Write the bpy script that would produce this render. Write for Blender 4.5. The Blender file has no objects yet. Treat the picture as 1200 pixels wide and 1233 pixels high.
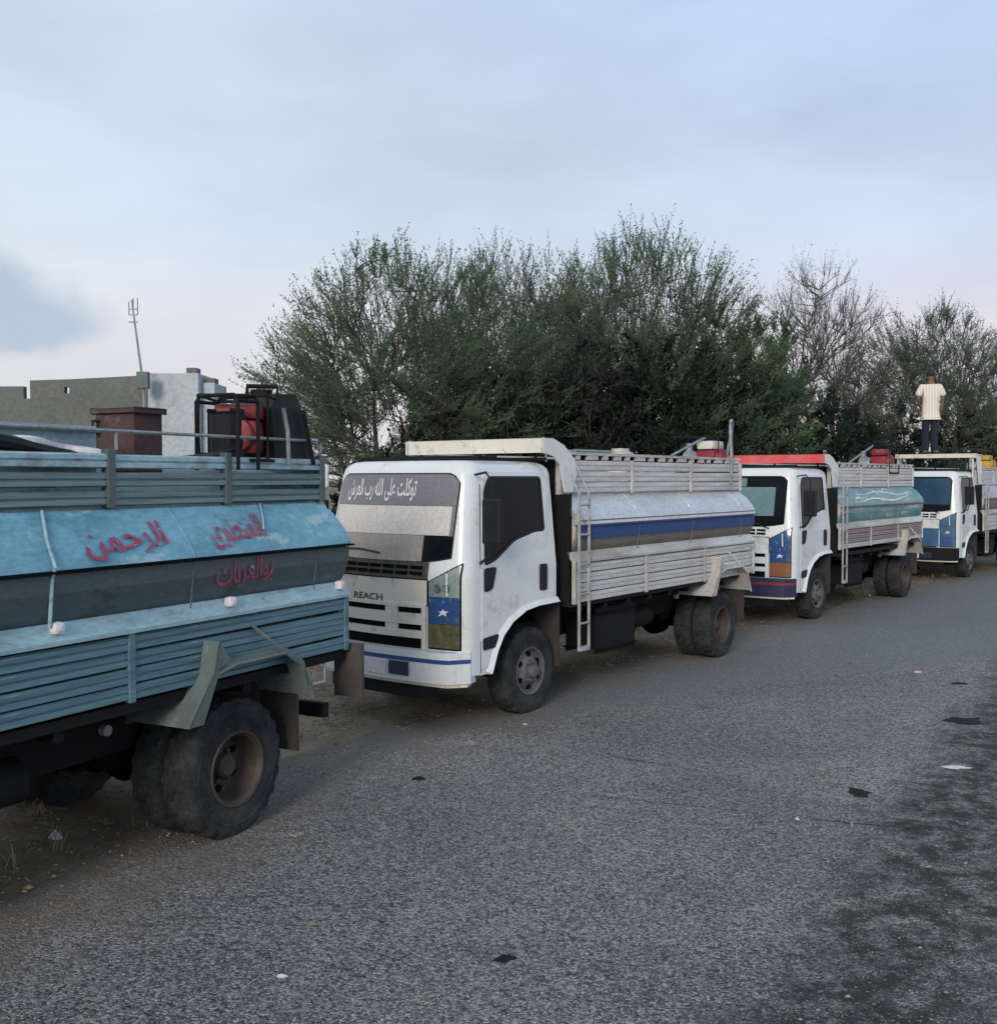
import bpy, bmesh, math, random
import numpy as np
from mathutils import Vector, Matrix
from mathutils.geometry import tessellate_polygon

R = math.radians
random.seed(7)
rng = np.random.default_rng(7)
scene = bpy.context.scene
col = scene.collection

# ------------------------------------------------------------------ camera
cam_d = bpy.data.cameras.new('camera')
cam = bpy.data.objects.new('camera', cam_d)
col.objects.link(cam)
cam.location = (0, 0, 2.15)
cam.rotation_euler = (R(90 - 1.86), 0, 0)
cam_d.sensor_fit = 'HORIZONTAL'
cam_d.sensor_width = 36
cam_d.lens = 37.5
cam_d.clip_end = 3000
scene.camera = cam

# ------------------------------------------------------------------ world
SUN_AZ = Vector((-0.28, -0.96, 0)).normalized()
SUN_EL = R(20)
world = bpy.data.worlds.new('World')
scene.world = world
world.use_nodes = True
wn = world.node_tree.nodes
wl = world.node_tree.links
wn.clear()
out = wn.new('ShaderNodeOutputWorld')
bg = wn.new('ShaderNodeBackground')
bg.inputs['Strength'].default_value = 0.1
wl.new(bg.outputs[0], out.inputs[0])
sky = wn.new('ShaderNodeTexSky')
sky.sky_type = 'NISHITA'
sky.sun_disc = False
sky.sun_elevation = SUN_EL
sky.sun_rotation = math.atan2(SUN_AZ.x, SUN_AZ.y)
sky.air_density = 1.0
sky.dust_density = 1.5
tc = wn.new('ShaderNodeTexCoord')
sep = wn.new('ShaderNodeSeparateXYZ')
wl.new(tc.outputs['Generated'], sep.inputs[0])
# thin high cloud veil over the whole sky, its colour changing with elevation
ramp = wn.new('ShaderNodeValToRGB')
el = ramp.color_ramp.elements
el[0].position = 0.0; el[0].color = (.66, .59, .62, 1)
el[1].position = 1.0; el[1].color = (.34, .43, .58, 1)
for p, c in ((.13, (.64, .60, .66, 1)), (.22, (.50, .58, .71, 1)), (.42, (.42, .54, .73, 1))):
    e = el.new(p); e.color = c
wl.new(sep.outputs['Z'], ramp.inputs[0])
# paler, greener glow low in the western sky (left of the view), bluer to the east
mx = wn.new('ShaderNodeMath'); mx.operation = 'MULTIPLY_ADD'
mx.inputs[1].default_value = -1.1; mx.inputs[2].default_value = 0.35
wl.new(sep.outputs['X'], mx.inputs[0])
cl = wn.new('ShaderNodeClamp'); wl.new(mx.outputs[0], cl.inputs[0])
west = wn.new('ShaderNodeMixRGB'); west.blend_type = 'MIX'
west.inputs[2].default_value = (.60, .65, .67, 1)
mw = wn.new('ShaderNodeMath'); mw.operation = 'MULTIPLY'; mw.inputs[1].default_value = .6
wl.new(cl.outputs[0], mw.inputs[0])
wl.new(mw.outputs[0], west.inputs[0]); wl.new(ramp.outputs[0], west.inputs[1])
# soft mottling of the veil
mp = wn.new('ShaderNodeMapping'); mp.inputs['Scale'].default_value = (1.6, 1.6, 4.5)
mp.inputs['Rotation'].default_value = (0, R(18), 0)
wl.new(tc.outputs['Generated'], mp.inputs[0])
nz = wn.new('ShaderNodeTexNoise'); nz.inputs['Scale'].default_value = 2.2; nz.inputs['Detail'].default_value = 5
nz.inputs['Roughness'].default_value = .5
wl.new(mp.outputs[0], nz.inputs['Vector'])
nr = wn.new('ShaderNodeMapRange')
nr.inputs['From Min'].default_value = .3; nr.inputs['From Max'].default_value = .7
nr.inputs['To Min'].default_value = .89; nr.inputs['To Max'].default_value = 1.09
wl.new(nz.outputs[0], nr.inputs[0])
mot = wn.new('ShaderNodeVectorMath'); mot.operation = 'SCALE'
wl.new(west.outputs[0], mot.inputs[0]); wl.new(nr.outputs[0], mot.inputs['Scale'])
# bluish cloud bank low on the left
cdir = Vector((-.50, 1, .172)).normalized()
sub = wn.new('ShaderNodeVectorMath'); sub.operation = 'SUBTRACT'
nrm = wn.new('ShaderNodeVectorMath'); nrm.operation = 'NORMALIZE'
wl.new(tc.outputs['Generated'], nrm.inputs[0]); wl.new(nrm.outputs[0], sub.inputs[0])
sub.inputs[1].default_value = cdir
wob = wn.new('ShaderNodeTexNoise'); wob.inputs['Scale'].default_value = 9; wob.inputs['Detail'].default_value = 5
wl.new(nrm.outputs[0], wob.inputs['Vector'])
wsub = wn.new('ShaderNodeVectorMath'); wsub.operation = 'SUBTRACT'; wsub.inputs[1].default_value = (.5, .5, .5)
wl.new(wob.outputs['Color'], wsub.inputs[0])
wsc = wn.new('ShaderNodeVectorMath'); wsc.operation = 'SCALE'; wsc.inputs['Scale'].default_value = .10
wl.new(wsub.outputs[0], wsc.inputs[0])
wadd = wn.new('ShaderNodeVectorMath'); wl.new(sub.outputs[0], wadd.inputs[0]); wl.new(wsc.outputs[0], wadd.inputs[1])
stv = wn.new('ShaderNodeVectorMath'); stv.operation = 'MULTIPLY'; stv.inputs[1].default_value = (9.5, 9.5, 23)
wl.new(wadd.outputs[0], stv.inputs[0])
ln = wn.new('ShaderNodeVectorMath'); ln.operation = 'LENGTH'; wl.new(stv.outputs[0], ln.inputs[0])
cm = wn.new('ShaderNodeMapRange'); cm.interpolation_type = 'SMOOTHSTEP'
cm.inputs['From Min'].default_value = .60; cm.inputs['From Max'].default_value = 1.08
cm.inputs['To Min'].default_value = .92; cm.inputs['To Max'].default_value = 0
wl.new(ln.outputs['Value'], cm.inputs[0])
cmix = wn.new('ShaderNodeMixRGB'); cmix.inputs[2].default_value = (.37, .45, .55, 1)
wl.new(cm.outputs[0], cmix.inputs[0]); wl.new(mot.outputs[0], cmix.inputs[1])
v10 = wn.new('ShaderNodeVectorMath'); v10.operation = 'SCALE'; v10.inputs['Scale'].default_value = 12.9
wl.new(cmix.outputs[0], v10.inputs[0])
fin = wn.new('ShaderNodeMixRGB'); fin.inputs[0].default_value = .9
wl.new(sky.outputs[0], fin.inputs[1]); wl.new(v10.outputs[0], fin.inputs[2])
wl.new(fin.outputs[0], bg.inputs[0])

sun_d = bpy.data.lights.new('sun', 'SUN')
sun_d.energy = 2.1
sun_d.angle = R(18)
sun_d.color = (1, .87, .74)
sun = bpy.data.objects.new('sun', sun_d)
col.objects.link(sun)
sv = SUN_AZ * math.cos(SUN_EL) + Vector((0, 0, math.sin(SUN_EL)))
sun.rotation_euler = sv.to_track_quat('Z', 'Y').to_euler()

scene.view_settings.view_transform = 'Standard'
scene.view_settings.look = 'None'
scene.view_settings.gamma = 1
scene.view_settings.exposure = 0
scene.view_settings.use_curve_mapping = False

# ------------------------------------------------------------------ materials
def newmat(name):
    m = bpy.data.materials.new(name); m.use_nodes = True
    return m, m.node_tree.nodes, m.node_tree.links, m.node_tree.nodes['Principled BSDF']

def rgba(c): return (c[0], c[1], c[2], 1)

def worn(name, col1, col2=None, amt=.5, scale=3, stretch=(1, 1, 1), rough=.5, metal=0, bump=.15,
         fine=40, spots=None, spot_amt=.5, spot_scale=8, coat=0, spec=None):
    """painted or bare surface: base colour, broad soiling, fine grain and optional spots"""
    m, n, l, b = newmat(name)
    if col2 is None: col2 = tuple(c * .55 for c in col1)
    t = n.new('ShaderNodeTexCoord'); mpg = n.new('ShaderNodeMapping'); mpg.inputs['Scale'].default_value = stretch
    l.new(t.outputs['Object'], mpg.inputs[0])
    a = n.new('ShaderNodeTexNoise'); a.inputs['Scale'].default_value = scale; a.inputs['Detail'].default_value = 8
    a.inputs['Roughness'].default_value = .65
    l.new(mpg.outputs[0], a.inputs['Vector'])
    r = n.new('ShaderNodeMapRange'); r.inputs['From Min'].default_value = .38; r.inputs['From Max'].default_value = .72
    r.inputs['To Min'].default_value = 0; r.inputs['To Max'].default_value = amt
    l.new(a.outputs[0], r.inputs[0])
    mxn = n.new('ShaderNodeMixRGB'); mxn.inputs[1].default_value = rgba(col1); mxn.inputs[2].default_value = rgba(col2)
    l.new(r.outputs[0], mxn.inputs[0])
    f = n.new('ShaderNodeTexNoise'); f.inputs['Scale'].default_value = fine; f.inputs['Detail'].default_value = 6
    l.new(mpg.outputs[0], f.inputs['Vector'])
    fr = n.new('ShaderNodeMapRange'); fr.inputs['From Min'].default_value = .3; fr.inputs['From Max'].default_value = .7
    fr.inputs['To Min'].default_value = .82; fr.inputs['To Max'].default_value = 1.12
    l.new(f.outputs[0], fr.inputs[0])
    sc = n.new('ShaderNodeVectorMath'); sc.operation = 'SCALE'
    l.new(mxn.outputs[0], sc.inputs[0]); l.new(fr.outputs[0], sc.inputs['Scale'])
    last = sc.outputs[0]
    if spots:
        s = n.new('ShaderNodeTexNoise'); s.inputs['Scale'].default_value = spot_scale; s.inputs['Detail'].default_value = 10
        s.inputs['Roughness'].default_value = .7
        l.new(mpg.outputs[0], s.inputs['Vector'])
        sr = n.new('ShaderNodeMapRange'); sr.inputs['From Min'].default_value = .56; sr.inputs['From Max'].default_value = .62
        sr.inputs['To Max'].default_value = spot_amt
        l.new(s.outputs[0], sr.inputs[0])
        sm = n.new('ShaderNodeMixRGB'); sm.inputs[2].default_value = rgba(spots)
        l.new(sr.outputs[0], sm.inputs[0]); l.new(last, sm.inputs[1]); last = sm.outputs[0]
    l.new(last, b.inputs['Base Color'])
    b.inputs['Metallic'].default_value = metal
    rr = n.new('ShaderNodeMapRange'); rr.inputs['To Min'].default_value = max(0.05, rough - .12); rr.inputs['To Max'].default_value = min(1, rough + .2)
    l.new(a.outputs[0], rr.inputs[0]); l.new(rr.outputs[0], b.inputs['Roughness'])
    b.inputs['Coat Weight'].default_value = coat
    if spec is not None: b.inputs['Specular IOR Level'].default_value = spec
    if bump:
        bp = n.new('ShaderNodeBump'); bp.inputs['Strength'].default_value = bump; bp.inputs['Distance'].default_value = .01
        l.new(a.outputs[0], bp.inputs['Height']); l.new(bp.outputs[0], b.inputs['Normal'])
    return m

DUST = (.30, .25, .19)
M = {}
M['white'] = worn('white_paint', (.70, .76, .78), (.50, .52, .50), .35, 1.3, rough=.25, bump=.04, fine=150, spots=(.26, .22, .17), spot_amt=.3, spot_scale=3.2, coat=.25)
M['cream'] = worn('cream_paint', (.70, .69, .62), (.48, .45, .37), .4, 1.8, rough=.3, bump=.05, fine=150, spots=(.22, .18, .13), spot_amt=.4, spot_scale=6)
M['black'] = worn('black_metal', (.008, .009, .011), (.022, .020, .018), .5, 5, rough=.7, spec=.2)
M['plastic'] = worn('black_plastic', (.008, .011, .015), (.022, .024, .026), .5, 6, rough=.5, spec=.3)
M['liner'] = worn('wheel_well', (.004, .004, .005), (.010, .009, .008), .5, 5, rough=.9, spec=.1)
M['glass'] = worn('dark_glass', (.004, .006, .009), (.010, .013, .016), .6, 3, rough=.14, bump=0, spec=.12)
M['glass'].node_tree.nodes['Principled BSDF'].inputs['Base Color'].default_value = (.01, .014, .02, 1)
M['blueglass'] = worn('blue_tinted_glass', (.022, .070, .13), (.012, .03, .06), .7, 2, rough=.3, bump=0, spec=.12)
M['greenglass'] = worn('greenish_glass', (.15, .25, .28), (.09, .17, .20), .6, 2, rough=.3, bump=0, spec=.15)
M['tyre'] = worn('tyre_rubber', (.018, .022, .025), (.085, .09, .088), .6, 5, rough=.9, bump=.3, spec=.2)
M['rimgrey'] = worn('grey_rim', (.13, .135, .14), (.045, .04, .038), .7, 10, rough=.6, bump=.2)
M['rimbrown'] = worn('brown_rim', (.070, .056, .043), (.025, .022, .02), .7, 9, rough=.7, bump=.3)
M['alu'] = worn('dull_aluminium', (.62, .63, .62), (.30, .28, .25), .85, 1.6, (.45, 1, 2.2), rough=.42, metal=.15, bump=.6, spots=(.24, .20, .15), spot_amt=.6, spot_scale=4)
M['alu_blue'] = worn('blue_grey_aluminium', (.17, .31, .37), (.055, .10, .115), 1.0, 2.0, (.22, 1, 4.5), rough=.32, metal=.35, bump=.3, spots=(.42, .56, .60), spot_amt=.7, spot_scale=3.5)  # pale spots: mottling plus specular streaks painted into the colour
M['alu_teal'] = worn('teal_grey_aluminium', (.19, .29, .31), (.06, .10, .105), 1.0, 2.2, (.22, 1, 4.5), rough=.4, metal=.3, bump=.2, spots=(.36, .46, .47), spot_amt=.6, spot_scale=3)
M['ledge_blue'] = worn('pale_blue_ledge', (.36, .54, .60), (.14, .24, .29), .7, 3, (.5, 1, 2), rough=.45, metal=.1, bump=.2, spots=(.16, .15, .13), spot_amt=.5)
M['skyblue'] = worn('sky_blue_paint', (.19, .42, .54), (.08, .23, .31), 1.0, 4.0, (.6, 1, 1.2), rough=.5, bump=.1, spots=(.40, .55, .60), spot_amt=.65, spot_scale=4.5)
M['tankgrey'] = worn('slate_shade_steel', (.095, .14, .155), (.12, .135, .125), .8, 2.5, (.6, 1, 1.6), rough=.38, metal=.3, bump=.15, spots=(.05, .06, .06), spot_amt=.5, spot_scale=4)  # slate; on the tank's lower curve its dark tone paints in shade
M['tanktop'] = worn('faded_blue_tank_top', (.26, .38, .42), (.16, .22, .24), .8, 3, rough=.6, spots=(.45, .52, .52), spot_amt=.5)
M['mudgreen'] = worn('grey_green_mudguard', (.13, .18, .175), (.075, .085, .08), .8, 5, rough=.7, spots=(.24, .22, .18), spot_amt=.4)
M['tankwhite'] = worn('white_tank_paint', (.68, .70, .72), (.44, .42, .39), .6, 1.6, (.5, 1, 1), rough=.2, metal=.5, bump=.3, spots=(.40, .36, .30), spot_amt=.4, spot_scale=4)
M['blue'] = worn('deep_blue_stripe', (.022, .075, .25), (.03, .05, .12), .6, 4, rough=.4, bump=.05)
M['taupe'] = worn('taupe_tank_lower', (.19, .18, .155), (.11, .10, .085), .6, 3, (.5, 1, 1), rough=.6)
M['teal'] = worn('teal_tank_paint', (.10, .26, .28), (.34, .44, .45), .7, 2.5, (.5, 1, 2.5), rough=.45, spots=(.45, .55, .55), spot_amt=.9, spot_scale=4)
M['mauve'] = worn('dusty_mauve_tank', (.22, .17, .18), (.12, .10, .11), .7, 3, (.5, 1, 1), rough=.6)
M['mauve_light'] = worn('dusty_pink_boards', (.33, .27, .28), (.17, .13, .13), .8, 3, (.4, 1, 2), rough=.6)
M['tankgreen'] = worn('grey_lilac_tank', (.42, .45, .50), (.24, .24, .27), .7, 2.2, (.5, 1, 1.5), rough=.45, spots=(.25, .22, .2), spot_amt=.5)
M['red'] = worn('red_paint', (.27, .018, .03), (.10, .012, .018), .8, 9, rough=.5, spots=(.4, .18, .17), spot_amt=.4)
M['redboard'] = worn('faded_red_board', (.60, .07, .08), (.55, .22, .20), .7, 4, rough=.6)
M['yellow'] = worn('yellow_paint', (.55, .36, .06), (.25, .17, .05), .6, 7, rough=.5)
M['rust'] = worn('rusty_brown_steel', (.075, .04, .043), (.04, .03, .035), .7, 6, rough=.8, bump=.3, spots=(.16, .11, .10), spot_amt=.5)
M['ladder'] = worn('pale_grey_tube', (.42, .45, .46), (.16, .15, .14), .8, 6, rough=.5)
M['bars'] = worn('grey_bar_metal', (.30, .34, .36), (.12, .13, .13), .6, 8, rough=.5, metal=.3)
M['cowldark'] = worn('dusty_cowl', (.09, .085, .07), (.035, .032, .028), .8, 12, rough=.8)
M['panelflap'] = worn('dusty_brown_plate', (.075, .068, .066), (.045, .04, .038), .7, 4, rough=.8)
M['sticker'] = worn('scuffed_blue_sticker', (.025, .085, .26), (.04, .07, .12), .9, 9, rough=.2, bump=.1, coat=.6, spots=(.22, .30, .42), spot_amt=.5, spot_scale=14)
M['darkblue'] = worn('dark_blue_plate', (.016, .022, .07), (.03, .03, .06), .6, 6, rough=.5)
M['banner'] = worn('grey_windscreen_banner', (.17, .165, .19), (.11, .12, .15), .7, 2, rough=.25, bump=0, coat=.5)
M['shade'] = worn('pale_sun_shade', (.60, .59, .56), (.48, .46, .44), .6, 3, rough=.3, bump=0, coat=.5)
M['shade2'] = worn('taupe_dashboard_cloth', (.33, .30, .27), (.20, .18, .165), .7, 4, rough=.3, bump=0, coat=.5)
M['letter_white'] = worn('white_lettering', (.72, .72, .75), (.5, .5, .55), .5, 8, rough=.6, bump=0)
M['letter_red'] = worn('red_brushed_lettering', (.36, .03, .07), (.30, .10, .20), .8, 14, rough=.7, bump=0, spots=(.30, .36, .50), spot_amt=.75, spot_scale=16)
M['letter_dark'] = worn('dark_badge_lettering', (.03, .03, .03), (.08, .08, .07), .5, 9, rough=.4, bump=0)
M['lampglass'] = worn('headlamp_glass', (.20, .27, .27), (.36, .40, .38), .7, 9, rough=.12, bump=.1, coat=.5)
M['olive'] = worn('olive_lamp_cover', (.12, .12, .065), (.05, .05, .03), .9, 11, rough=.15, coat=.6, spots=(.20, .20, .12), spot_amt=.4, spot_scale=12)
M['amber'] = worn('amber_lens', (.26, .12, .06), (.16, .07, .04), .5, 9, rough=.2)
M['flap'] = worn('brown_rubber_flap', (.035, .032, .033), (.07, .062, .055), .6, 4, rough=.9)
M['concrete'] = worn('grey_green_render', (.145, .17, .165), (.10, .105, .10), .8, .6, rough=.95, fine=8, bump=.3, spots=(.24, .24, .21), spot_amt=.4, spot_scale=1.2)
M['whitewash'] = worn('pale_blue_whitewash', (.44, .51, .55), (.32, .37, .40), .7, 1, rough=.9, fine=9, spots=(.28, .28, .28), spot_amt=.3, spot_scale=2)
M['skin'] = worn('skin', (.20, .11, .075), (.15, .08, .055), .5, 9, rough=.6, bump=.03)
M['hair'] = worn('black_hair', (.02, .017, .015), (.03, .025, .02), .5, 30, rough=.8)
M['trousers'] = worn('navy_trousers', (.012, .016, .038), (.008, .01, .02), .5, 12, rough=.95)
M['litter_white'] = worn('pale_litter', (.6, .62, .62), (.4, .4, .38), .6, 20, rough=.7)
M['bluetarp'] = worn('blue_grille_sheet', (.03, .13, .25), (.02, .06, .12), .7, 6, rough=.5)

def shirt_mat():
    m, n, l, b = newmat('striped_shirt_cloth')
    t = n.new('ShaderNodeTexCoord'); w = n.new('ShaderNodeTexWave'); w.bands_direction = 'X'
    w.inputs['Scale'].default_value = 5.5; w.inputs['Distortion'].default_value = .6
    l.new(t.outputs['Object'], w.inputs[0])
    x = n.new('ShaderNodeMixRGB'); x.inputs[1].default_value = (.64, .57, .52, 1); x.inputs[2].default_value = (.78, .74, .67, 1)
    l.new(w.outputs[0], x.inputs[0]); l.new(x.outputs[0], b.inputs['Base Color']); b.inputs['Roughness'].default_value = .9
    return m
M['shirt'] = shirt_mat()

def leaf_mat(name, a, b2, c3):
    m, n, l, b = newmat(name)
    g = n.new('ShaderNodeNewGeometry')
    x = n.new('ShaderNodeMixRGB'); x.inputs[1].default_value = rgba(a); x.inputs[2].default_value = rgba(b2)
    l.new(g.outputs['Random Per Island'], x.inputs[0])
    t = n.new('ShaderNodeTexNoise'); t.inputs['Scale'].default_value = .9; t.inputs['Detail'].default_value = 3
    l.new(g.outputs['Position'], t.inputs['Vector'])
    r = n.new('ShaderNodeMapRange'); r.inputs['From Min'].default_value = .42; r.inputs['From Max'].default_value = .62
    l.new(t.outputs[0], r.inputs[0])
    y = n.new('ShaderNodeMixRGB'); l.new(r.outputs[0], y.inputs[0]); l.new(x.outputs[0], y.inputs[1]); y.inputs[2].default_value = rgba(c3)
    l.new(y.outputs[0], b.inputs['Base Color']); b.inputs['Roughness'].default_value = .75
    b.inputs['Specular IOR Level'].default_value = .25
    tr_ = n.new('ShaderNodeBsdfTranslucent'); l.new(y.outputs[0], tr_.inputs[0])
    ms = n.new('ShaderNodeMixShader'); ms.inputs[0].default_value = .5
    l.new(b.outputs[0], ms.inputs[1]); l.new(tr_.outputs[0], ms.inputs[2])
    l.new(ms.outputs[0], [q for q in n if q.type == 'OUTPUT_MATERIAL'][0].inputs[0])
    return m
M['leaf'] = leaf_mat('feathery_green_leaves', (.095, .175, .085), (.17, .25, .135), (.085, .155, .09))
M['leaf_grey'] = leaf_mat('grey_green_leaves', (.095, .15, .095), (.16, .215, .15), (.09, .14, .10))
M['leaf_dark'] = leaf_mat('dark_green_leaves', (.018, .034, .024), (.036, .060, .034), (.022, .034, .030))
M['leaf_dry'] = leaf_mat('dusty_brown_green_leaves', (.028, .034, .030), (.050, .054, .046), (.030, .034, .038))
M['bark'] = worn('grey_brown_bark', (.060, .052, .045), (.03, .027, .025), .7, 8, rough=.95, bump=.4)
M['twig'] = worn('thin_twigs', (.10, .095, .085), (.05, .048, .045), .6, 3, rough=.9, bump=0)

def road_mat():
    m, n, l, b = newmat('worn_chip_seal')
    t = n.new('ShaderNodeTexCoord')
    def noise(s, d=6, ro=.6):
        x = n.new('ShaderNodeTexNoise'); x.inputs['Scale'].default_value = s; x.inputs['Detail'].default_value = d
        x.inputs['Roughness'].default_value = ro; l.new(t.outputs['Object'], x.inputs['Vector']); return x
    def mr(inp, a, c, lo=0, hi=1):
        x = n.new('ShaderNodeMapRange'); x.inputs['From Min'].default_value = a; x.inputs['From Max'].default_value = c
        x.inputs['To Min'].default_value = lo; x.inputs['To Max'].default_value = hi; l.new(inp, x.inputs[0]); return x.outputs[0]
    def mix(f, a, c):
        x = n.new('ShaderNodeMixRGB')
        l.new(f, x.inputs[0])
        for i, v in ((1, a), (2, c)):
            if isinstance(v, tuple): x.inputs[i].default_value = rgba(v)
            else: l.new(v, x.inputs[i])
        return x.outputs[0]
    big = noise(.45, 5)
    base = mix(mr(big.outputs[0], .42, .58), (.165, .172, .178), (.285, .268, .255))
    mid = noise(2.3, 7, .7)
    # worn wheel tracks running along the road
    rt = n.new('ShaderNodeMapping'); rt.inputs['Rotation'].default_value = (0, 0, R(-58)); rt.inputs['Scale'].default_value = (.10, 1.1, 1)
    l.new(t.outputs['Object'], rt.inputs[0])
    tk = n.new('ShaderNodeTexNoise'); tk.inputs['Scale'].default_value = 1; tk.inputs['Detail'].default_value = 4; l.new(rt.outputs[0], tk.inputs['Vector'])
    base = mix(mr(tk.outputs[0], .44, .62, 0, .55), base, (.28, .26, .25))
    v2 = n.new('ShaderNodeTexVoronoi'); v2.inputs['Scale'].default_value = 38; l.new(t.outputs['Object'], v2.inputs['Vector'])
    sep2 = n.new('ShaderNodeSeparateColor'); l.new(v2.outputs['Color'], sep2.inputs[0])
    base = mix(mr(sep2.outputs[0], .55, .6, 0, .45), base, (.085, .09, .10))
    patch = noise(.9, 8, .7); base = mix(mr(patch.outputs[0], .52, .66, 0, .45), base, (.10, .105, .11))
    base = mix(mr(mid.outputs[0], .4, .75, 0, .55), base, (.115, .13, .135))
    # chips of stone
    v = n.new('ShaderNodeTexVoronoi'); v.inputs['Scale'].default_value = 85; v.inputs['Randomness'].default_value = 1
    l.new(t.outputs['Object'], v.inputs['Vector'])
    sepc = n.new('ShaderNodeSeparateColor'); l.new(v.outputs['Color'], sepc.inputs[0])
    chip = mr(sepc.outputs[0], 0, 1, .25, 1.8)
    # smoother resurfaced stretch beyond an uneven joint across the road
    jd = n.new('ShaderNodeVectorMath'); jd.operation = 'DOT_PRODUCT'; jd.inputs[1].default_value = (-.495, .869, 0); l.new(t.outputs['Object'], jd.inputs[0])
    ja = n.new('ShaderNodeMath'); ja.operation = 'MULTIPLY_ADD'; ja.inputs[1].default_value = 2.4; l.new(mid.outputs[0], ja.inputs[0]); l.new(jd.outputs['Value'], ja.inputs[2])
    jm = mr(ja.outputs[0], 8.9, 9.25, 0, .85)
    base = mix(jm, base, (.185, .215, .235))
    cm1 = n.new('ShaderNodeMixRGB'); cm1.inputs[2].default_value = (.95, .95, .95, 1); l.new(jm, cm1.inputs[0]); l.new(chip, cm1.inputs[1]); chip = cm1.outputs[0]
    sc = n.new('ShaderNodeVectorMath'); sc.operation = 'SCALE'; l.new(base, sc.inputs[0]); l.new(chip, sc.inputs['Scale'])
    fine = noise(120, 3)
    sc2 = n.new('ShaderNodeVectorMath'); sc2.operation = 'SCALE'; l.new(sc.outputs[0], sc2.inputs[0]); l.new(mr(fine.outputs[0], .3, .7, .7, 1.3), sc2.inputs['Scale'])
    c = sc2.outputs[0]
    # pale chips
    c = mix(mr(sepc.outputs[1], .88, .90, 0, .8), c, (.44, .43, .39))
    # dark damp strip of soil along the right of the lane: distance from a line
    dt = n.new('ShaderNodeVectorMath'); dt.operation = 'DOT_PRODUCT'; dt.inputs[1].default_value = (.8508, -.5254, 0)
    l.new(t.outputs['Object'], dt.inputs[0])
    wv = noise(1.1, 6, .65)
    ad = n.new('ShaderNodeMath'); ad.operation = 'MULTIPLY_ADD'; ad.inputs[1].default_value = 1.5
    l.new(wv.outputs[0], ad.inputs[0]); l.new(dt.outputs['Value'], ad.inputs[2])
    # line at -1.145 plus .75 of noise mean
    o1 = mr(ad.outputs[0], -.75, -.35)
    o2 = mr(ad.outputs[0], .15, .7, 1, 0)
    mul = n.new('ShaderNodeMath'); mul.operation = 'MULTIPLY'; l.new(o1, mul.inputs[0]); l.new(o2, mul.inputs[1])
    br = noise(5, 7, .75)
    mul2 = n.new('ShaderNodeMath'); mul2.operation = 'MULTIPLY'; l.new(mul.outputs[0], mul2.inputs[0]); l.new(mr(br.outputs[0], .40, .56, .15, .97), mul2.inputs[1])
    c = mix(mul2.outputs[0], c, (.032, .031, .030))
    # dust drifted in from the verge, following the 'verge' attribute
    at = n.new('ShaderNodeAttribute'); at.attribute_name = 'verge'
    av = n.new('ShaderNodeMath'); av.operation = 'MULTIPLY_ADD'; av.inputs[1].default_value = 1.0
    sb = n.new('ShaderNodeMath'); sb.operation = 'MULTIPLY_ADD'; sb.inputs[1].default_value = 1.6; sb.inputs[2].default_value = -.8
    l.new(mid.outputs[0], sb.inputs[0]); l.new(at.outputs['Fac'], av.inputs[0]); l.new(sb.outputs[0], av.inputs[2])
    c = mix(mr(av.outputs[0], .40, 1.0, 0, .9), c, (.20, .175, .14))
    l.new(c, b.inputs['Base Color']); b.inputs['Roughness'].default_value = .85
    b.inputs['Specular IOR Level'].default_value = .35
    bp = n.new('ShaderNodeBump'); bp.inputs['Strength'].default_value = .9; bp.inputs['Distance'].default_value = .012
    hh = n.new('ShaderNodeMath'); hh.operation = 'MULTIPLY_ADD'; hh.inputs[1].default_value = -1.2
    l.new(v.outputs['Distance'], hh.inputs[0]); l.new(sepc.outputs[2], hh.inputs[2])
    l.new(hh.outputs[0], bp.inputs['Height'])
    bp2 = n.new('ShaderNodeBump'); bp2.inputs['Strength'].default_value = .5; bp2.inputs['Distance'].default_value = .06
    l.new(mid.outputs[0], bp2.inputs['Height']); l.new(bp.outputs[0], bp2.inputs['Normal'])
    l.new(bp2.outputs[0], b.inputs['Normal'])
    return m
M['road'] = road_mat()
M['dirt'] = worn('dusty_earth', (.23, .185, .13), (.075, .06, .046), .9, 1.6, rough=.98, fine=30, bump=.6, spots=(.24, .20, .15), spot_amt=.6, spot_scale=6)
def stone_mat(name, a, b2):
    m, n, l, b = newmat(name)
    g = n.new('ShaderNodeNewGeometry'); x = n.new('ShaderNodeMixRGB')
    x.inputs[1].default_value = rgba(a); x.inputs[2].default_value = rgba(b2)
    l.new(g.outputs['Random Per Island'], x.inputs[0]); l.new(x.outputs[0], b.inputs['Base Color']); b.inputs['Roughness'].default_value = .9
    return m
M['gravel'] = stone_mat('loose_chippings', (.06, .065, .07), (.30, .29, .28))
M['litter'] = stone_mat('dry_leaf_litter', (.12, .09, .06), (.46, .38, .25))

# ------------------------------------------------------------------ helpers
def link(o, parent=None):
    col.objects.link(o)
    if parent is not None: o.parent = parent
    return o

def tag(o, label=None, cat=None, group=None, kind=None):
    if label: o['label'] = label
    if cat: o['category'] = cat
    if group: o['group'] = group
    if kind: o['kind'] = kind
    return o

def empty(name, loc=(0, 0, 0), rz=0):
    o = bpy.data.objects.new(name, None); o.location = loc; o.rotation_euler = (0, 0, rz)
    o.empty_display_size = .2
    return link(o)

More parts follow.
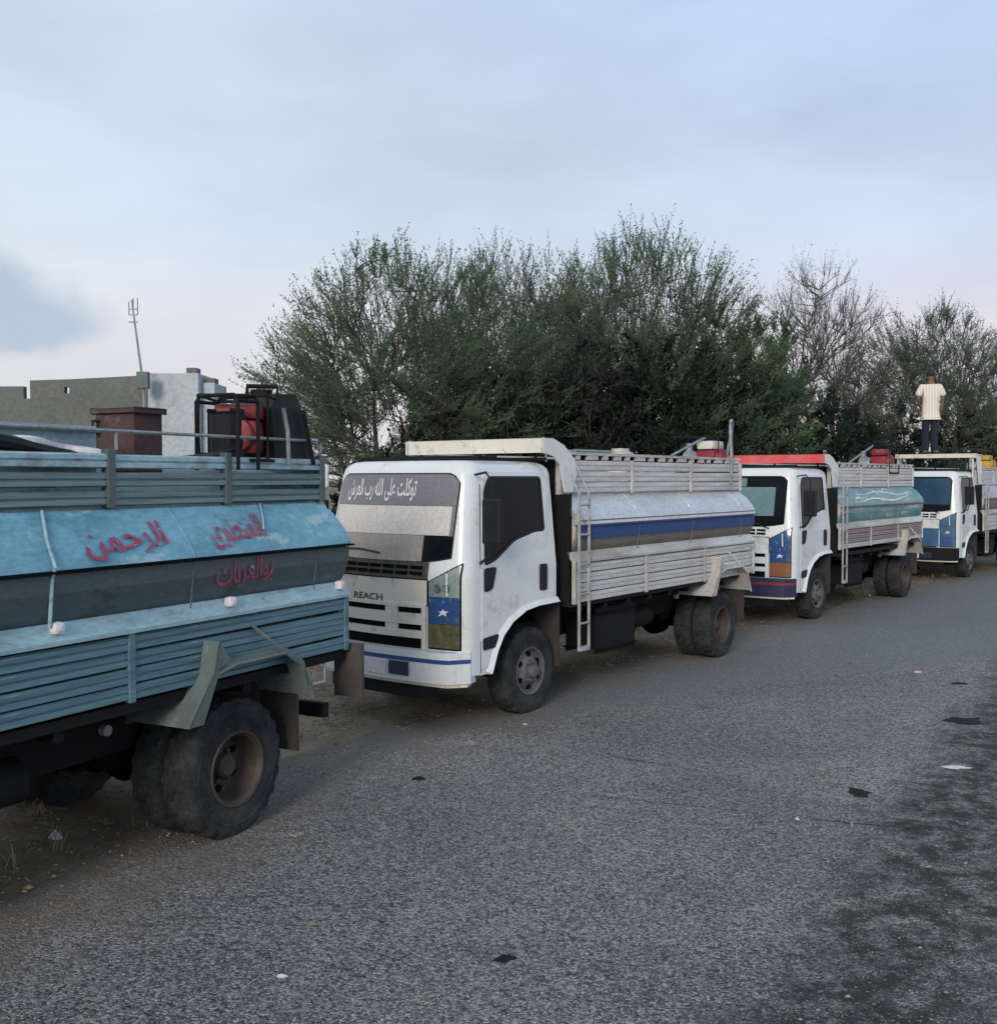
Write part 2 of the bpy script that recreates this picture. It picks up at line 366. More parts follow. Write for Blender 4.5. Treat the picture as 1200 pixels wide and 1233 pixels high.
class MB:
    """collects shapes for one mesh"""
    def __init__(s): s.v = []; s.f = []
    def add(s, vs, fs):
        o = len(s.v); s.v += [tuple(x) for x in vs]; s.f += [tuple(i + o for i in f) for f in fs]; return s
    def box(s, x0, x1, y0, y1, z0, z1, c=0.0):
        if c <= 0:
            return s.add([(x, y, z) for x in (x0, x1) for y in (y0, y1) for z in (z0, z1)],
                         [(0, 1, 3, 2), (4, 6, 7, 5), (0, 4, 5, 1), (2, 3, 7, 6), (0, 2, 6, 4), (1, 5, 7, 3)])
        bm = bmesh.new(); bmesh.ops.create_cube(bm, size=1)
        for v in bm.verts:
            v.co = Vector(((x0 + x1) / 2 + v.co.x * (x1 - x0), (y0 + y1) / 2 + v.co.y * (y1 - y0), (z0 + z1) / 2 + v.co.z * (z1 - z0)))
        bmesh.ops.bevel(bm, geom=list(bm.edges), offset=c, segments=2, affect='EDGES', profile=.6)
        bm.verts.ensure_lookup_table()
        s.add([v.co[:] for v in bm.verts], [[v.index for v in f.verts] for f in bm.faces]); bm.free(); return s
    def prism(s, pts, a0, a1, axis='x'):
        """pts: 2D polygon, extruded along an axis"""
        n = len(pts)
        def mk(p, a):
            return {'x': (a, p[0], p[1]), 'y': (p[0], a, p[1]), 'z': (p[0], p[1], a)}[axis]
        vs = [mk(p, a0) for p in pts] + [mk(p, a1) for p in pts]
        fs = [(i, (i + 1) % n, n + (i + 1) % n, n + i) for i in range(n)] + [tuple(range(n))[::-1], tuple(range(n, 2 * n))]
        return s.add(vs, fs)
    def tube(s, pts, r, n=8):
        pts = [Vector(p) for p in pts]; rings = []
        for i, p in enumerate(pts):
            d = (pts[min(i + 1, len(pts) - 1)] - pts[max(i - 1, 0)]).normalized()
            a = Vector((0, 0, 1)) if abs(d.z) < .9 else Vector((1, 0, 0))
            u = d.cross(a).normalized(); w = d.cross(u)
            rr = r[i] if isinstance(r, (list, tuple)) else r
            rings.append([p + (u * math.cos(t) + w * math.sin(t)) * rr for t in [2 * math.pi * k / n for k in range(n)]])
        vs = [v for ring in rings for v in ring]
        fs = []
        for i in range(len(pts) - 1):
            for k in range(n):
                fs.append((i * n + k, i * n + (k + 1) % n, (i + 1) * n + (k + 1) % n, (i + 1) * n + k))
        fs += [tuple(range(n))[::-1], tuple(range((len(pts) - 1) * n, len(pts) * n))]
        return s.add(vs, fs)
    def cyl(s, p0, p1, r, n=20): return s.tube([p0, p1], r, n)
    def lathe(s, prof, n=40, axis='y', ctr=(0, 0, 0)):
        """prof: (a, r) along the axis"""
        vs = []
        for a, r in prof:
            for k in range(n):
                t = 2 * math.pi * k / n; c_, s_ = math.cos(t) * r, math.sin(t) * r
                v = {'y': (c_, a, s_), 'z': (c_, s_, a), 'x': (a, c_, s_)}[axis]
                vs.append((v[0] + ctr[0], v[1] + ctr[1], v[2] + ctr[2]))
        fs = []
        for i in range(len(prof) - 1):
            for k in range(n):
                fs.append((i * n + k, i * n + (k + 1) % n, (i + 1) * n + (k + 1) % n, (i + 1) * n + k))
        return s.add(vs, fs)
    def mesh(s, name, mat, smooth=False):
        me = bpy.data.meshes.new(name); me.from_pydata(s.v, [], s.f)
        bm = bmesh.new(); bm.from_mesh(me); bmesh.ops.recalc_face_normals(bm, faces=bm.faces); bm.to_mesh(me); bm.free()
        me.materials.append(mat)
        if smooth: shade(me)
        return me
    def build(s, name, mat, parent=None, smooth=False):
        return link(bpy.data.objects.new(name, s.mesh(name, mat, smooth)), parent)

def shade(me, ang=35):
    me.shade_smooth()
    me.set_sharp_from_angle(angle=R(ang))

def big_mesh(name, verts, faces, mat, parent=None, smooth=False):
    """verts (n,3) array, faces (m,k) array, all faces with k corners"""
    me = bpy.data.meshes.new(name)
    n, k = faces.shape
    me.vertices.add(len(verts)); me.vertices.foreach_set('co', np.asarray(verts, np.float32).ravel())
    me.loops.add(n * k); me.loops.foreach_set('vertex_index', faces.astype(np.int32).ravel())
    me.polygons.add(n); me.polygons.foreach_set('loop_start', np.arange(0, n * k, k, dtype=np.int32))
    me.update(calc_edges=True)
    me.materials.append(mat)
    if smooth: me.shade_smooth()
    return link(bpy.data.objects.new(name, me), parent)

# Arabic letters -> joined forms (isolated code of each; dual-joining ones have four in a row)
AR = dict(zip('ابتحدرشسصطعقكلمنهويىء', [0xFE8D, 0xFE8F, 0xFE95, 0xFEA1, 0xFEA9, 0xFEAD, 0xFEB5, 0xFEB1, 0xFEB9, 0xFEC1, 0xFEC9,
          0xFED5, 0xFED9, 0xFEDD, 0xFEE1, 0xFEE5, 0xFEE9, 0xFEED, 0xFEF1, 0xFEEF, 0xFE80]))
RIGHT_ONLY = set('ادرويى') - {'ي'}
def arabic(text):
    words = []
    for w in text.split(' '):
        s = ''
        for i, ch in enumerate(w):
            prev = i > 0 and w[i - 1] not in RIGHT_ONLY and w[i - 1] != 'ء'
            nxt = i < len(w) - 1 and w[i + 1] != 'ء' and ch not in RIGHT_ONLY
            base = AR[ch]
            if ch in RIGHT_ONLY: s += chr(base + (1 if prev else 0))
            elif ch == 'ء': s += chr(base)
            else: s += chr(base + (3 if prev and nxt else 2 if nxt else 1 if prev else 0))
        words.append(s)
    return ' '.join(words)[::-1]

def lettering(name, text, mat, parent, fn, width, height, thick=0.0, wob=0):
    """flat lettering; fn(u, v) gives the point on the carrying surface, u,v centred, in metres"""
    c = bpy.data.curves.new('text', 'FONT'); c.body = text; c.offset = thick
    o = bpy.data.objects.new('text', c); col.objects.link(o)
    me = bpy.data.meshes.new_from_object(o); bpy.data.objects.remove(o); bpy.data.curves.remove(c)
    xs = [v.co.x for v in me.vertices]; ys = [v.co.y for v in me.vertices]
    x0, x1, y0, y1 = min(xs), max(xs), min(ys), max(ys)
    for v in me.vertices:
        u = ((v.co.x - x0) / (x1 - x0) - .5) * width; w = ((v.co.y - y0) / (y1 - y0) - .5) * height
        if wob: u += wob * .5 * math.sin(w * 60 + u * 31); w += wob * (math.sin(u * 9) + .5 * math.sin(u * 47 + 1) + .4 * math.sin(w * 50))
        v.co = fn(u, w)
    me.materials.clear(); me.materials.append(mat)
    return link(bpy.data.objects.new(name, me), parent)

# ------------------------------------------------------------------ ground and road
def snoise(x, y, seed, freqs):
    r = np.random.default_rng(seed); h = np.zeros_like(x)
    for f, a in freqs:
        for _ in range(4):
            th = r.uniform(0, 2 * np.pi); ph = r.uniform(0, 2 * np.pi)
            h += a * .5 * np.sin(f * r.uniform(.7, 1.3) * (x * np.cos(th) + y * np.sin(th)) + ph + 1.3 * np.sin(f * .6 * (x * np.sin(th) - y * np.cos(th)) + ph))
    return h

EDGE = [(-13, -16), (-8, -8), (-6, -3), (-4.5, 1), (-3.2, 4), (-2.55, 5.2), (-1.98, 6.2), (-1.50, 7.8), (-.85, 9.1), (-.05, 10.0), (.98, 11.6),
        (2.35, 13.2), (3.75, 15.0), (5.66, 17.6), (8.6, 21.0), (12.2, 25.4), (19, 33), (34, 46), (80, 80), (200, 150)]
def catmull(P, n):
    P = [np.array(p, float) for p in P]; outp = []
    for i in range(1, len(P) - 2):
        for t in np.linspace(0, 1, n, endpoint=False):
            a, b, c, d = P[i - 1:i + 3]
            outp.append(.5 * ((2 * b) + (c - a) * t + (2 * a - 5 * b + 4 * c - d) * t * t + (3 * b - a - 3 * c + d) * t ** 3))
    return np.array(outp)
edge = catmull(EDGE, 40)
tan_ = np.gradient(edge, axis=0); tan_ /= np.linalg.norm(tan_, axis=1)[:, None]
nor = np.stack([tan_[:, 1], -tan_[:, 0]], 1)           # towards the road
jag = snoise(edge[:, 0], edge[:, 1], 3, [(1.1, .16), (4, .07), (13, .04)])
rows = edge + nor * jag[:, None]
def edge_dist(x, y):
    """signed distance from the verge line, positive on the road"""
    d = np.full(x.shape, 1e9); sg = np.zeros(x.shape)
    for i in range(0, len(edge), 4):
        dx = x - edge[i, 0]; dy = y - edge[i, 1]; q = dx * dx + dy * dy
        m = q < d; d = np.where(m, q, d); sg = np.where(m, dx * nor[i, 0] + dy * nor[i, 1], sg)
    return sg

def graded(lo, hi, step, far):
    a = list(np.arange(lo, hi, step)); s = step; x = a[-1]
    while x < far: s *= 1.35; x += s; a.append(x)
    s = step; x = a[0]
    while x > -far: s *= 1.35; x -= s; a.insert(0, x)
    return np.array(a)
gx = graded(-8, 16, .11, 900); gy = graded(2, 30, .11, 900)
GX, GY = np.meshgrid(gx, gy)
def ground_z(x, y):
    s = edge_dist(x, y)
    off = np.clip(-s - .0, 0, 3) / 3
    z = snoise(x, y, 11, [(3, .008), (9, .006)]) * np.clip(-s * 3 + .4, 0, 1)
    z += off ** 1.5 * (.10 + snoise(x, y, 12, [(.9, .09), (3.1, .04), (8, .015)]) * (s > -40))
    z = np.where(s > -.05, -.012, z - .008)
    return z
GZ = ground_z(GX, GY)
nx, ny = len(gx), len(gy)
ii = (np.arange(ny - 1)[:, None] * nx + np.arange(nx - 1)[None]).ravel()
gro = big_mesh('ground', np.stack([GX.ravel(), GY.ravel(), GZ.ravel()], 1), np.stack([ii, ii + 1, ii + nx + 1, ii + nx], 1), M['dirt'], smooth=True)
tag(gro, kind='structure')

offs = np.array([0, .04, .1, .2, .35, .6, .9, 1.3, 2, 3, 4.5, 7, 10, 14])
RV = []
for j, o_ in enumerate(offs):
    p = rows + nor * o_ if o_ < 2 else edge + nor * (o_ + 0)
    z = np.full(len(p), .004) + (.006 * min(1, o_ / .2)) + snoise(p[:, 0], p[:, 1], 21, [(1.2, .006)]) * min(1, o_)
    if j == 0: z[:] = -.016
    RV.append(np.stack([p[:, 0], p[:, 1], z], 1))
RV = np.array(RV); nj, ni = RV.shape[:2]
idx = (np.arange(nj - 1)[:, None] * ni + np.arange(ni - 1)[None]).ravel()
rd = big_mesh('road', RV.reshape(-1, 3), np.stack([idx, idx + ni, idx + ni + 1, idx + 1], 1), M['road'], smooth=True)
tag(rd, kind='structure')
at = rd.data.attributes.new('verge', 'FLOAT', 'POINT')
at.data.foreach_set('value', np.repeat(np.clip(1.05 - offs / 1.7, 0, 1), ni).astype(np.float32))

# loose chippings on the road and stones and litter on the verge
OCT = np.array([(1, 0, 0), (-1, 0, 0), (0, 1, 0), (0, -1, 0), (0, 0, 1), (0, 0, -.6)], float)
OF = np.array([(0, 2, 4), (2, 1, 4), (1, 3, 4), (3, 0, 4), (2, 0, 5), (1, 2, 5), (3, 1, 5), (0, 3, 5)])
def scatter_stones(name, P, size, mat, flat=.6):
    n = len(P); V = np.repeat(OCT[None], n, 0) * rng.uniform(.55, 1.25, (n, 6, 1))
    th = rng.uniform(0, 2 * np.pi, n); c, s = np.cos(th), np.sin(th)
    V[:, :, 2] *= flat
    V *= size[:, None, None]; x = V[:, :, 0] * c[:, None] - V[:, :, 1] * s[:, None]; y = V[:, :, 0] * s[:, None] + V[:, :, 1] * c[:, None]
    V = np.stack([x, y * rng.uniform(.6, 1, (n, 1)), V[:, :, 2]], 2) + P[:, None, :]
    F = OF[None] + (np.arange(n) * 6)[:, None, None]
    return big_mesh(name, V.reshape(-1, 3), F.reshape(-1, 3), mat)
n_ = 60000
rad = 3 + 15 * rng.uniform(0, 1, n_) ** 1.6; ang = rng.uniform(R(50), R(118), n_)
px_, py_ = rad * np.cos(ang), rad * np.sin(ang)
k_ = edge_dist(px_, py_) > .1
P_ = np.stack([px_[k_], py_[k_], np.full(k_.sum(), .011)], 1)
tag(scatter_stones('loose_chippings', P_, rng.uniform(.0025, .0075, len(P_)) * (1 + (rng.random(len(P_)) > .985) * 1.6), M['gravel']), 'loose grey stone chippings scattered over the road', 'gravel', kind='stuff')
n_ = 26000
px_ = rng.uniform(-5, 14, n_); py_ = rng.uniform(3.5, 24, n_); d_ = edge_dist(px_, py_)
k_ = (d_ < .5 - .5 * rng.random(n_)) & (d_ > -6)
P_ = np.stack([px_[k_], py_[k_], ground_z(px_[k_], py_[k_])], 1); P_[:, 2] = np.maximum(P_[:, 2], np.where(edge_dist(P_[:, 0], P_[:, 1]) > -.1, .01, -1)) + .004
tag(scatter_stones('verge_stones', P_, rng.uniform(.006, .02, len(P_)) * (1 + (rng.random(len(P_)) > .99) * 2.2), M['litter'], .5), 'small dusty stones scattered over the dirt verge', 'stones', kind='stuff')
# leaf litter and straw
n_ = 120000
px_ = rng.uniform(-5, 14, n_); py_ = rng.uniform(3.5, 24, n_); d_ = edge_dist(px_, py_)
k_ = ((d_ < .30 - .5 * rng.random(n_)) & (d_ > -5) & (snoise(px_, py_, 31, [(1.5, .5), (5, .5)]) > -.25)) | ((d_ > 0) & (rng.random(n_) < .006))
px_, py_ = px_[k_], py_[k_]; n_ = len(px_)
z_ = np.maximum(ground_z(px_, py_), np.where(edge_dist(px_, py_) > -.1, .01, -1)) + rng.uniform(.004, .02, n_)
th = rng.uniform(0, np.pi * 2, n_); L = rng.uniform(.008, .036, n_); W = rng.uniform(.0012, .0045, n_)
dx, dy = np.cos(th), np.sin(th); tz = rng.uniform(-.3, .3, n_)
C_ = np.stack([px_, py_, z_], 1); D_ = np.stack([dx, dy, tz], 1) * L[:, None]; S_ = np.stack([-dy, dx, rng.uniform(-.5, .5, n_)], 1) * W[:, None]
V = np.stack([C_ - D_ - S_, C_ + D_ - S_, C_ + D_ + S_, C_ - D_ + S_], 1).reshape(-1, 3)
tag(big_mesh('leaf_litter', V, np.arange(n_ * 4).reshape(-1, 4), M['litter']), 'dry leaf litter and straw lying on the dirt verge', 'leaf litter', kind='stuff')

# dry grass tufts on the verge
pts = []
while len(pts) < 260:
    x, y = rng.uniform(-4, 13), rng.uniform(5, 24); d_ = edge_dist(np.array([x]), np.array([y]))[0]
    if -3.5 < d_ < -.15: pts.append((x, y))
V = []
for x, y in pts:
    z = ground_z(np.array([x]), np.array([y]))[0]; sc = rng.uniform(.5, 1.3)
    for _ in range(16):
        a = rng.uniform(0, 2 * np.pi); b_ = np.array([x + rng.normal(0, .03), y + rng.normal(0, .03), z]); o_ = np.array([math.cos(a), math.sin(a), 0]) * rng.uniform(.02, .10) * sc
        sd = np.array([-math.sin(a), math.cos(a), 0]) * .003; up_ = np.array([0, 0, rng.uniform(.04, .14) * sc])
        V += [b_ - sd, b_ + sd, b_ + o_ * .5 + up_ * .7 + sd, b_ + o_ * .5 + up_ * .7 - sd, b_ + o_ * .5 + up_ * .7 - sd, b_ + o_ * .5 + up_ * .7 + sd, b_ + o_ * 1.2 + up_ + sd * .3, b_ + o_ * 1.2 + up_ - sd * .3]
V = np.array(V)
tag(big_mesh('dry_grass', V, np.arange(len(V)).reshape(-1, 4), M['litter']), 'thin dry grass tufts growing on the dirt verge between the trucks', 'grass', kind='stuff')

# ------------------------------------------------------------------ truck parts
def wcab(z): return .87 if z <= 1.35 else .87 - (z - 1.35) * .10
def fcab(z): return 1.10 if z <= 1.3 else 1.10 - (z - 1.3) * .17
BOW, RC = .07, .15
def fs(y, z):
    w = wcab(z); a = abs(y)
    if a <= w - RC: return fcab(z) - BOW * (a / (w - RC)) ** 2
    q = min(a - (w - RC), RC)
    return fcab(z) - BOW - (RC - math.sqrt(max(0, RC * RC - q * q)))
ARCH = [(-.36, 1.0), (.0, .995), (.2, .965), (.38, .89), (.52, .78), (.62, .64), (.69, .50), (.70, .48), (.95, .48)]
def arch_z(x):
    if x <= ARCH[0][0]: return ARCH[0][1]
    for (a, za), (b, zb) in zip(ARCH, ARCH[1:]):
        if x <= b: return za + (zb - za) * (x - a) / (b - a)
    return ARCH[-1][1]

_cache = {}
def cached(key, fn):
    if key not in _cache: _cache[key] = fn()
    return _cache[key]

def inst(name, me, parent, loc=(0, 0, 0), rot=(0, 0, 0)):
    o = bpy.data.objects.new(name, me); o.location = loc; o.rotation_euler = rot
    return link(o, parent)

def cab_shell_mesh(mat):
    zs = [.48, .6, .75, .9, 1.0, 1.15, 1.3, 1.35, 1.5, 1.7, 1.9, 2.1, 2.18, 2.235, 2.27, 2.295, 2.305]
    ins = {2.18: .0, 2.235: .012, 2.27: .04, 2.295: .09, 2.305: .17}
    sidex = [.80, .74, .70, .66, .62, .57, .52, .45, .38, .3, .2, .1, 0, -.12, -.25, -.32]
    def ring(z):
        i_ = ins.get(z, 0); w = wcab(z)
        pts = []
        n = 9
        for k in range(n + 1):
            y = (w - RC) * k / n; pts.append((fs(y, z), y, .50))
        for k in range(1, 7):
            t = math.pi / 2 * k / 6
            pts.append((fcab(z) - BOW - RC + RC * math.cos(t), w - RC + RC * math.sin(t), .49))
        sx = fcab(z) - BOW - RC
        for x in sidex: pts.append((min(x, sx - .001 * (sidex.index(x) + 1)), w, arch_z(x)))
        pts.append((-.34, w - .03, 1.0)); pts.append((-.34, w * .5, 1.0)); pts.append((-.34, 0, 1.0))
        full = pts + [(x, -y, zl) for x, y, zl in pts[-2:0:-1]]
        cx = .35
        return [((x - cx) * (1 - i_ / .9) + cx, y * (1 - i_ / .85), max(z, zl)) for x, y, zl in full]
    mb = MB(); rings = [ring(z) for z in zs]; n = len(rings[0])
    vs = [p for r_ in rings for p in r_]
    fsx = []
    for i in range(len(zs) - 1):
        for k in range(n):
            fsx.append((i * n + k, i * n + (k + 1) % n, (i + 1) * n + (k + 1) % n, (i + 1) * n + k))
    fsx.append(tuple(range((len(zs) - 1) * n, len(zs) * n)))
    me = bpy.data.meshes.new('cab_shell'); me.from_pydata(vs, [], fsx)
    bm = bmesh.new(); bm.from_mesh(me); bmesh.ops.remove_doubles(bm, verts=bm.verts, dist=.0008)
    bmesh.ops.dissolve_degenerate(bm, edges=bm.edges, dist=.0005)
    bmesh.ops.recalc_face_normals(bm, faces=bm.faces); bm.to_mesh(me); bm.free()
    me.materials.append(mat); shade(me, 40)
    return me

def front_patch(name, y0, y1, za, zb, mat, parent, off=.006, ny=26, nz=6, depth=.03):
    """panel that follows the cab's curved front; za, zb are numbers or functions of y"""
    fa = za if callable(za) else (lambda y: za); fb = zb if callable(zb) else (lambda y: zb)
    g = []
    for j in range(nz + 1):
        row = []
        for i in range(ny + 1):
            y = y0 + (y1 - y0) * i / ny; z = fa(y) + (fb(y) - fa(y)) * j / nz
            w = wcab(z); q = max(0, abs(y) - (w - RC)) / RC
            yy = min(abs(y), w - .0005) * (1 if y >= 0 else -1)
            x = fs(yy, z)
            row.append((x + off * (1 - .7 * min(1, q)), yy + off * min(1, q) * (1 if y > 0 else -1), z))
        g.append(row)
    mb = MB(); n = ny + 1
    fr = [p for r_ in g for p in r_]; bk = [(p[0] - depth, p[1] * .985, p[2]) for p in fr]
    F = [(j * n + i, j * n + i + 1, (j + 1) * n + i + 1, (j + 1) * n + i) for j in range(nz) for i in range(ny)]
    m_ = len(fr)
    ringi = [i for i in range(n)] + [j * n + ny for j in range(1, nz + 1)] + [nz * n + i for i in range(ny - 1, -1, -1)] + [j * n for j in range(nz - 1, 0, -1)]
    F += [(ringi[k], ringi[(k + 1) % len(ringi)], ringi[(k + 1) % len(ringi)] + m_, ringi[k] + m_) for k in range(len(ringi))]
    mb.add(fr + bk, F)
    return mb.build(name, mat, parent, smooth=True)

def side_panel(name, outer, holes, mat, parent, off=.006, depth=.02, side=1):
    """panel on the cab's side from an (x, z) outline with holes, folded at the waist line"""
    loops = [outer] + list(holes)
    tri = tessellate_polygon([[Vector((p[0], p[1], 0)) for p in l_] for l_ in loops])
    pts = [p for l_ in loops for p in l_]
    bm = bmesh.new(); vs = [bm.verts.new((p[0], 0, p[1])) for p in pts]
    for t in tri:
        try: bm.faces.new([vs[i] for i in t])
        except ValueError: pass
    bmesh.ops.bisect_plane(bm, geom=bm.verts[:] + bm.edges[:] + bm.faces[:], plane_co=(0, 0, 1.35), plane_no=(0, 0, 1))
    bmesh.ops.dissolve_limit(bm, angle_limit=.01, verts=bm.verts, edges=bm.edges)
    bmesh.ops.triangulate(bm, faces=bm.faces)
    for v in bm.verts: v.co.y = (wcab(v.co.z) + off) * side
    r_ = bmesh.ops.extrude_face_region(bm, geom=bm.faces[:])
    for v in [g for g in r_['geom'] if isinstance(g, bmesh.types.BMVert)]: v.co.y -= depth * side
    bmesh.ops.recalc_face_normals(bm, faces=bm.faces)
    me = bpy.data.meshes.new(name); bm.to_mesh(me); bm.free(); me.materials.append(mat)
    return link(bpy.data.objects.new(name, me), parent)

def round_poly(pts, r=.03, n=3):
    o = []
    N = len(pts)
    for i in range(N):
        a, b, c = Vector(pts[i - 1]), Vector(pts[i]), Vector(pts[(i + 1) % N])
        d1 = (a - b); d2 = (c - b); q = min(r, d1.length * .45, d2.length * .45)
        p1 = b + d1.normalized() * q; p2 = b + d2.normalized() * q
        for k in range(n + 1):
            t = k / n; o.append(tuple((p1 * (1 - t) ** 2 + b * 2 * t * (1 - t) + p2 * t * t)))
    return o

def tyre_mesh(rad, wid):
    n = 96; prof = [(-.5, .545), (-.52, .70), (-.515, .86), (-.49, .93), (-.44, .965), (-.40, 1.0), (-.22, 1.0), (-.2, .975), (-.17, 1.0), (-.02, 1.0), (0, .975),
                    (.02, 1.0), (.17, 1.0), (.2, .975), (.22, 1.0), (.40, 1.0), (.44, .965), (.49, .93), (.515, .86), (.52, .70), (.5, .545)]
    vs = []
    for j, (a, r_) in enumerate(prof):
        for k in range(n):
            rr = r_; tread = r_ > .99
            if abs(a) >= .4 and r_ > .92:            # shoulder lugs
                if (k // 2) % 2: rr = r_ - .030
            elif tread:
                if (k + (2 if a > 0 else 0)) % 4 == 0: rr = r_ - .028
            t = 2 * math.pi * k / n
            x, z = math.cos(t) * rr * rad, math.sin(t) * rr * rad
            if z < -rad * .985: z = -rad * .985
            vs.append((x, a * wid, z))
    fsx = [(i * n + k, i * n + (k + 1) % n, (i + 1) * n + (k + 1) % n, (i + 1) * n + k) for i in range(len(prof) - 1) for k in range(n)]
    m = MB().add(vs, fsx)
    for s_ in (1, -1): m.lathe([(s_ * .519 * wid, .80 * rad), (s_ * .535 * wid, .795 * rad), (s_ * .519 * wid, .775 * rad)], 60)
    me = m.mesh('tyre', M['tyre']); shade(me, 30)
    return me

def rim_front_mesh(rad, wid, mat):
    m = MB(); R0 = rad * .545
    m.lathe([(wid * .5, R0), (wid * .53, R0 * .99), (wid * .50, R0 * .92), (wid * .36, R0 * .88), (wid * .30, R0 * .80), (wid * .42, R0 * .55), (wid * .52, R0 * .46),
             (wid * .52, R0 * .30), (wid * .72, R0 * .27), (wid * .78, R0 * .20), (wid * .78, 0.001)], 48)
    m.lathe([(-wid * .5, R0), (-wid * .5, R0 * .9), (-wid * .2, R0 * .8), (-wid * .2, .001)], 32)
    for k in range(6):
        t = k * math.pi / 3; x, z = math.cos(t) * R0 * .40, math.sin(t) * R0 * .40
        m.cyl((x, wid * .50, z), (x, wid * .62, z), .016, 6)
    me = m.mesh('rim', mat); shade(me, 30); return me

def holes_mesh(rad, wid, y, r0, size, n=6, rot=0.5, tilt=0):
    m = MB(); R0 = rad * .545
    for k in range(n):
        t = (k + rot) * 2 * math.pi / n; c = Vector((math.cos(t) * R0 * r0, y, math.sin(t) * R0 * r0))
        m.cyl(c - Vector((0, .01, 0)), c + Vector((0, .012, 0)), size, 12)
    return m.mesh('hand_hole', M['liner'])

def rim_rear_mesh(rad, wid, mat):
    m = MB(); R0 = rad * .545
    m.lathe([(wid * .5, R0), (wid * .54, R0 * .985), (wid * .53, R0 * .93), (wid * .46, R0 * .90), (wid * .40, R0 * .86), (-wid * .05, R0 * .83), (-wid * .22, R0 * .76),
             (-wid * .24, R0 * .50), (-wid * .15, R0 * .46), (-wid * .15, R0 * .34), (wid * .12, R0 * .30), (wid * .20, R0 * .22), (wid * .20, .001)], 48)
    m.lathe([(-wid * .5, R0), (-wid * .4, R0 * .86), (-wid * .22, R0 * .76)], 32)
    for k in range(6):
        t = k * math.pi / 3; x, z = math.cos(t) * R0 * .41, math.sin(t) * R0 * .41
        m.cyl((x, -wid * .16, z), (x, -wid * .02, z), .015, 6)
    me = m.mesh('rim', mat); shade(me, 30); return me

def plank_mesh(length, h, mat, ribs=2):
    """corrugated side board, running towards -x from its origin, outward +y"""
    pts = [(0, 0)]; seg = h / ribs
    for i in range(ribs):
        z = i * seg
        pts += [(.006, z + .002), (.016, z + seg * .16), (.016, z + seg * .78), (.006, z + seg * .92)]
    pts += [(.006, h - .001), (0, h), (-.018, h), (-.018, 0)]
    return MB().prism(pts, 0, -length).mesh('side_board', mat)

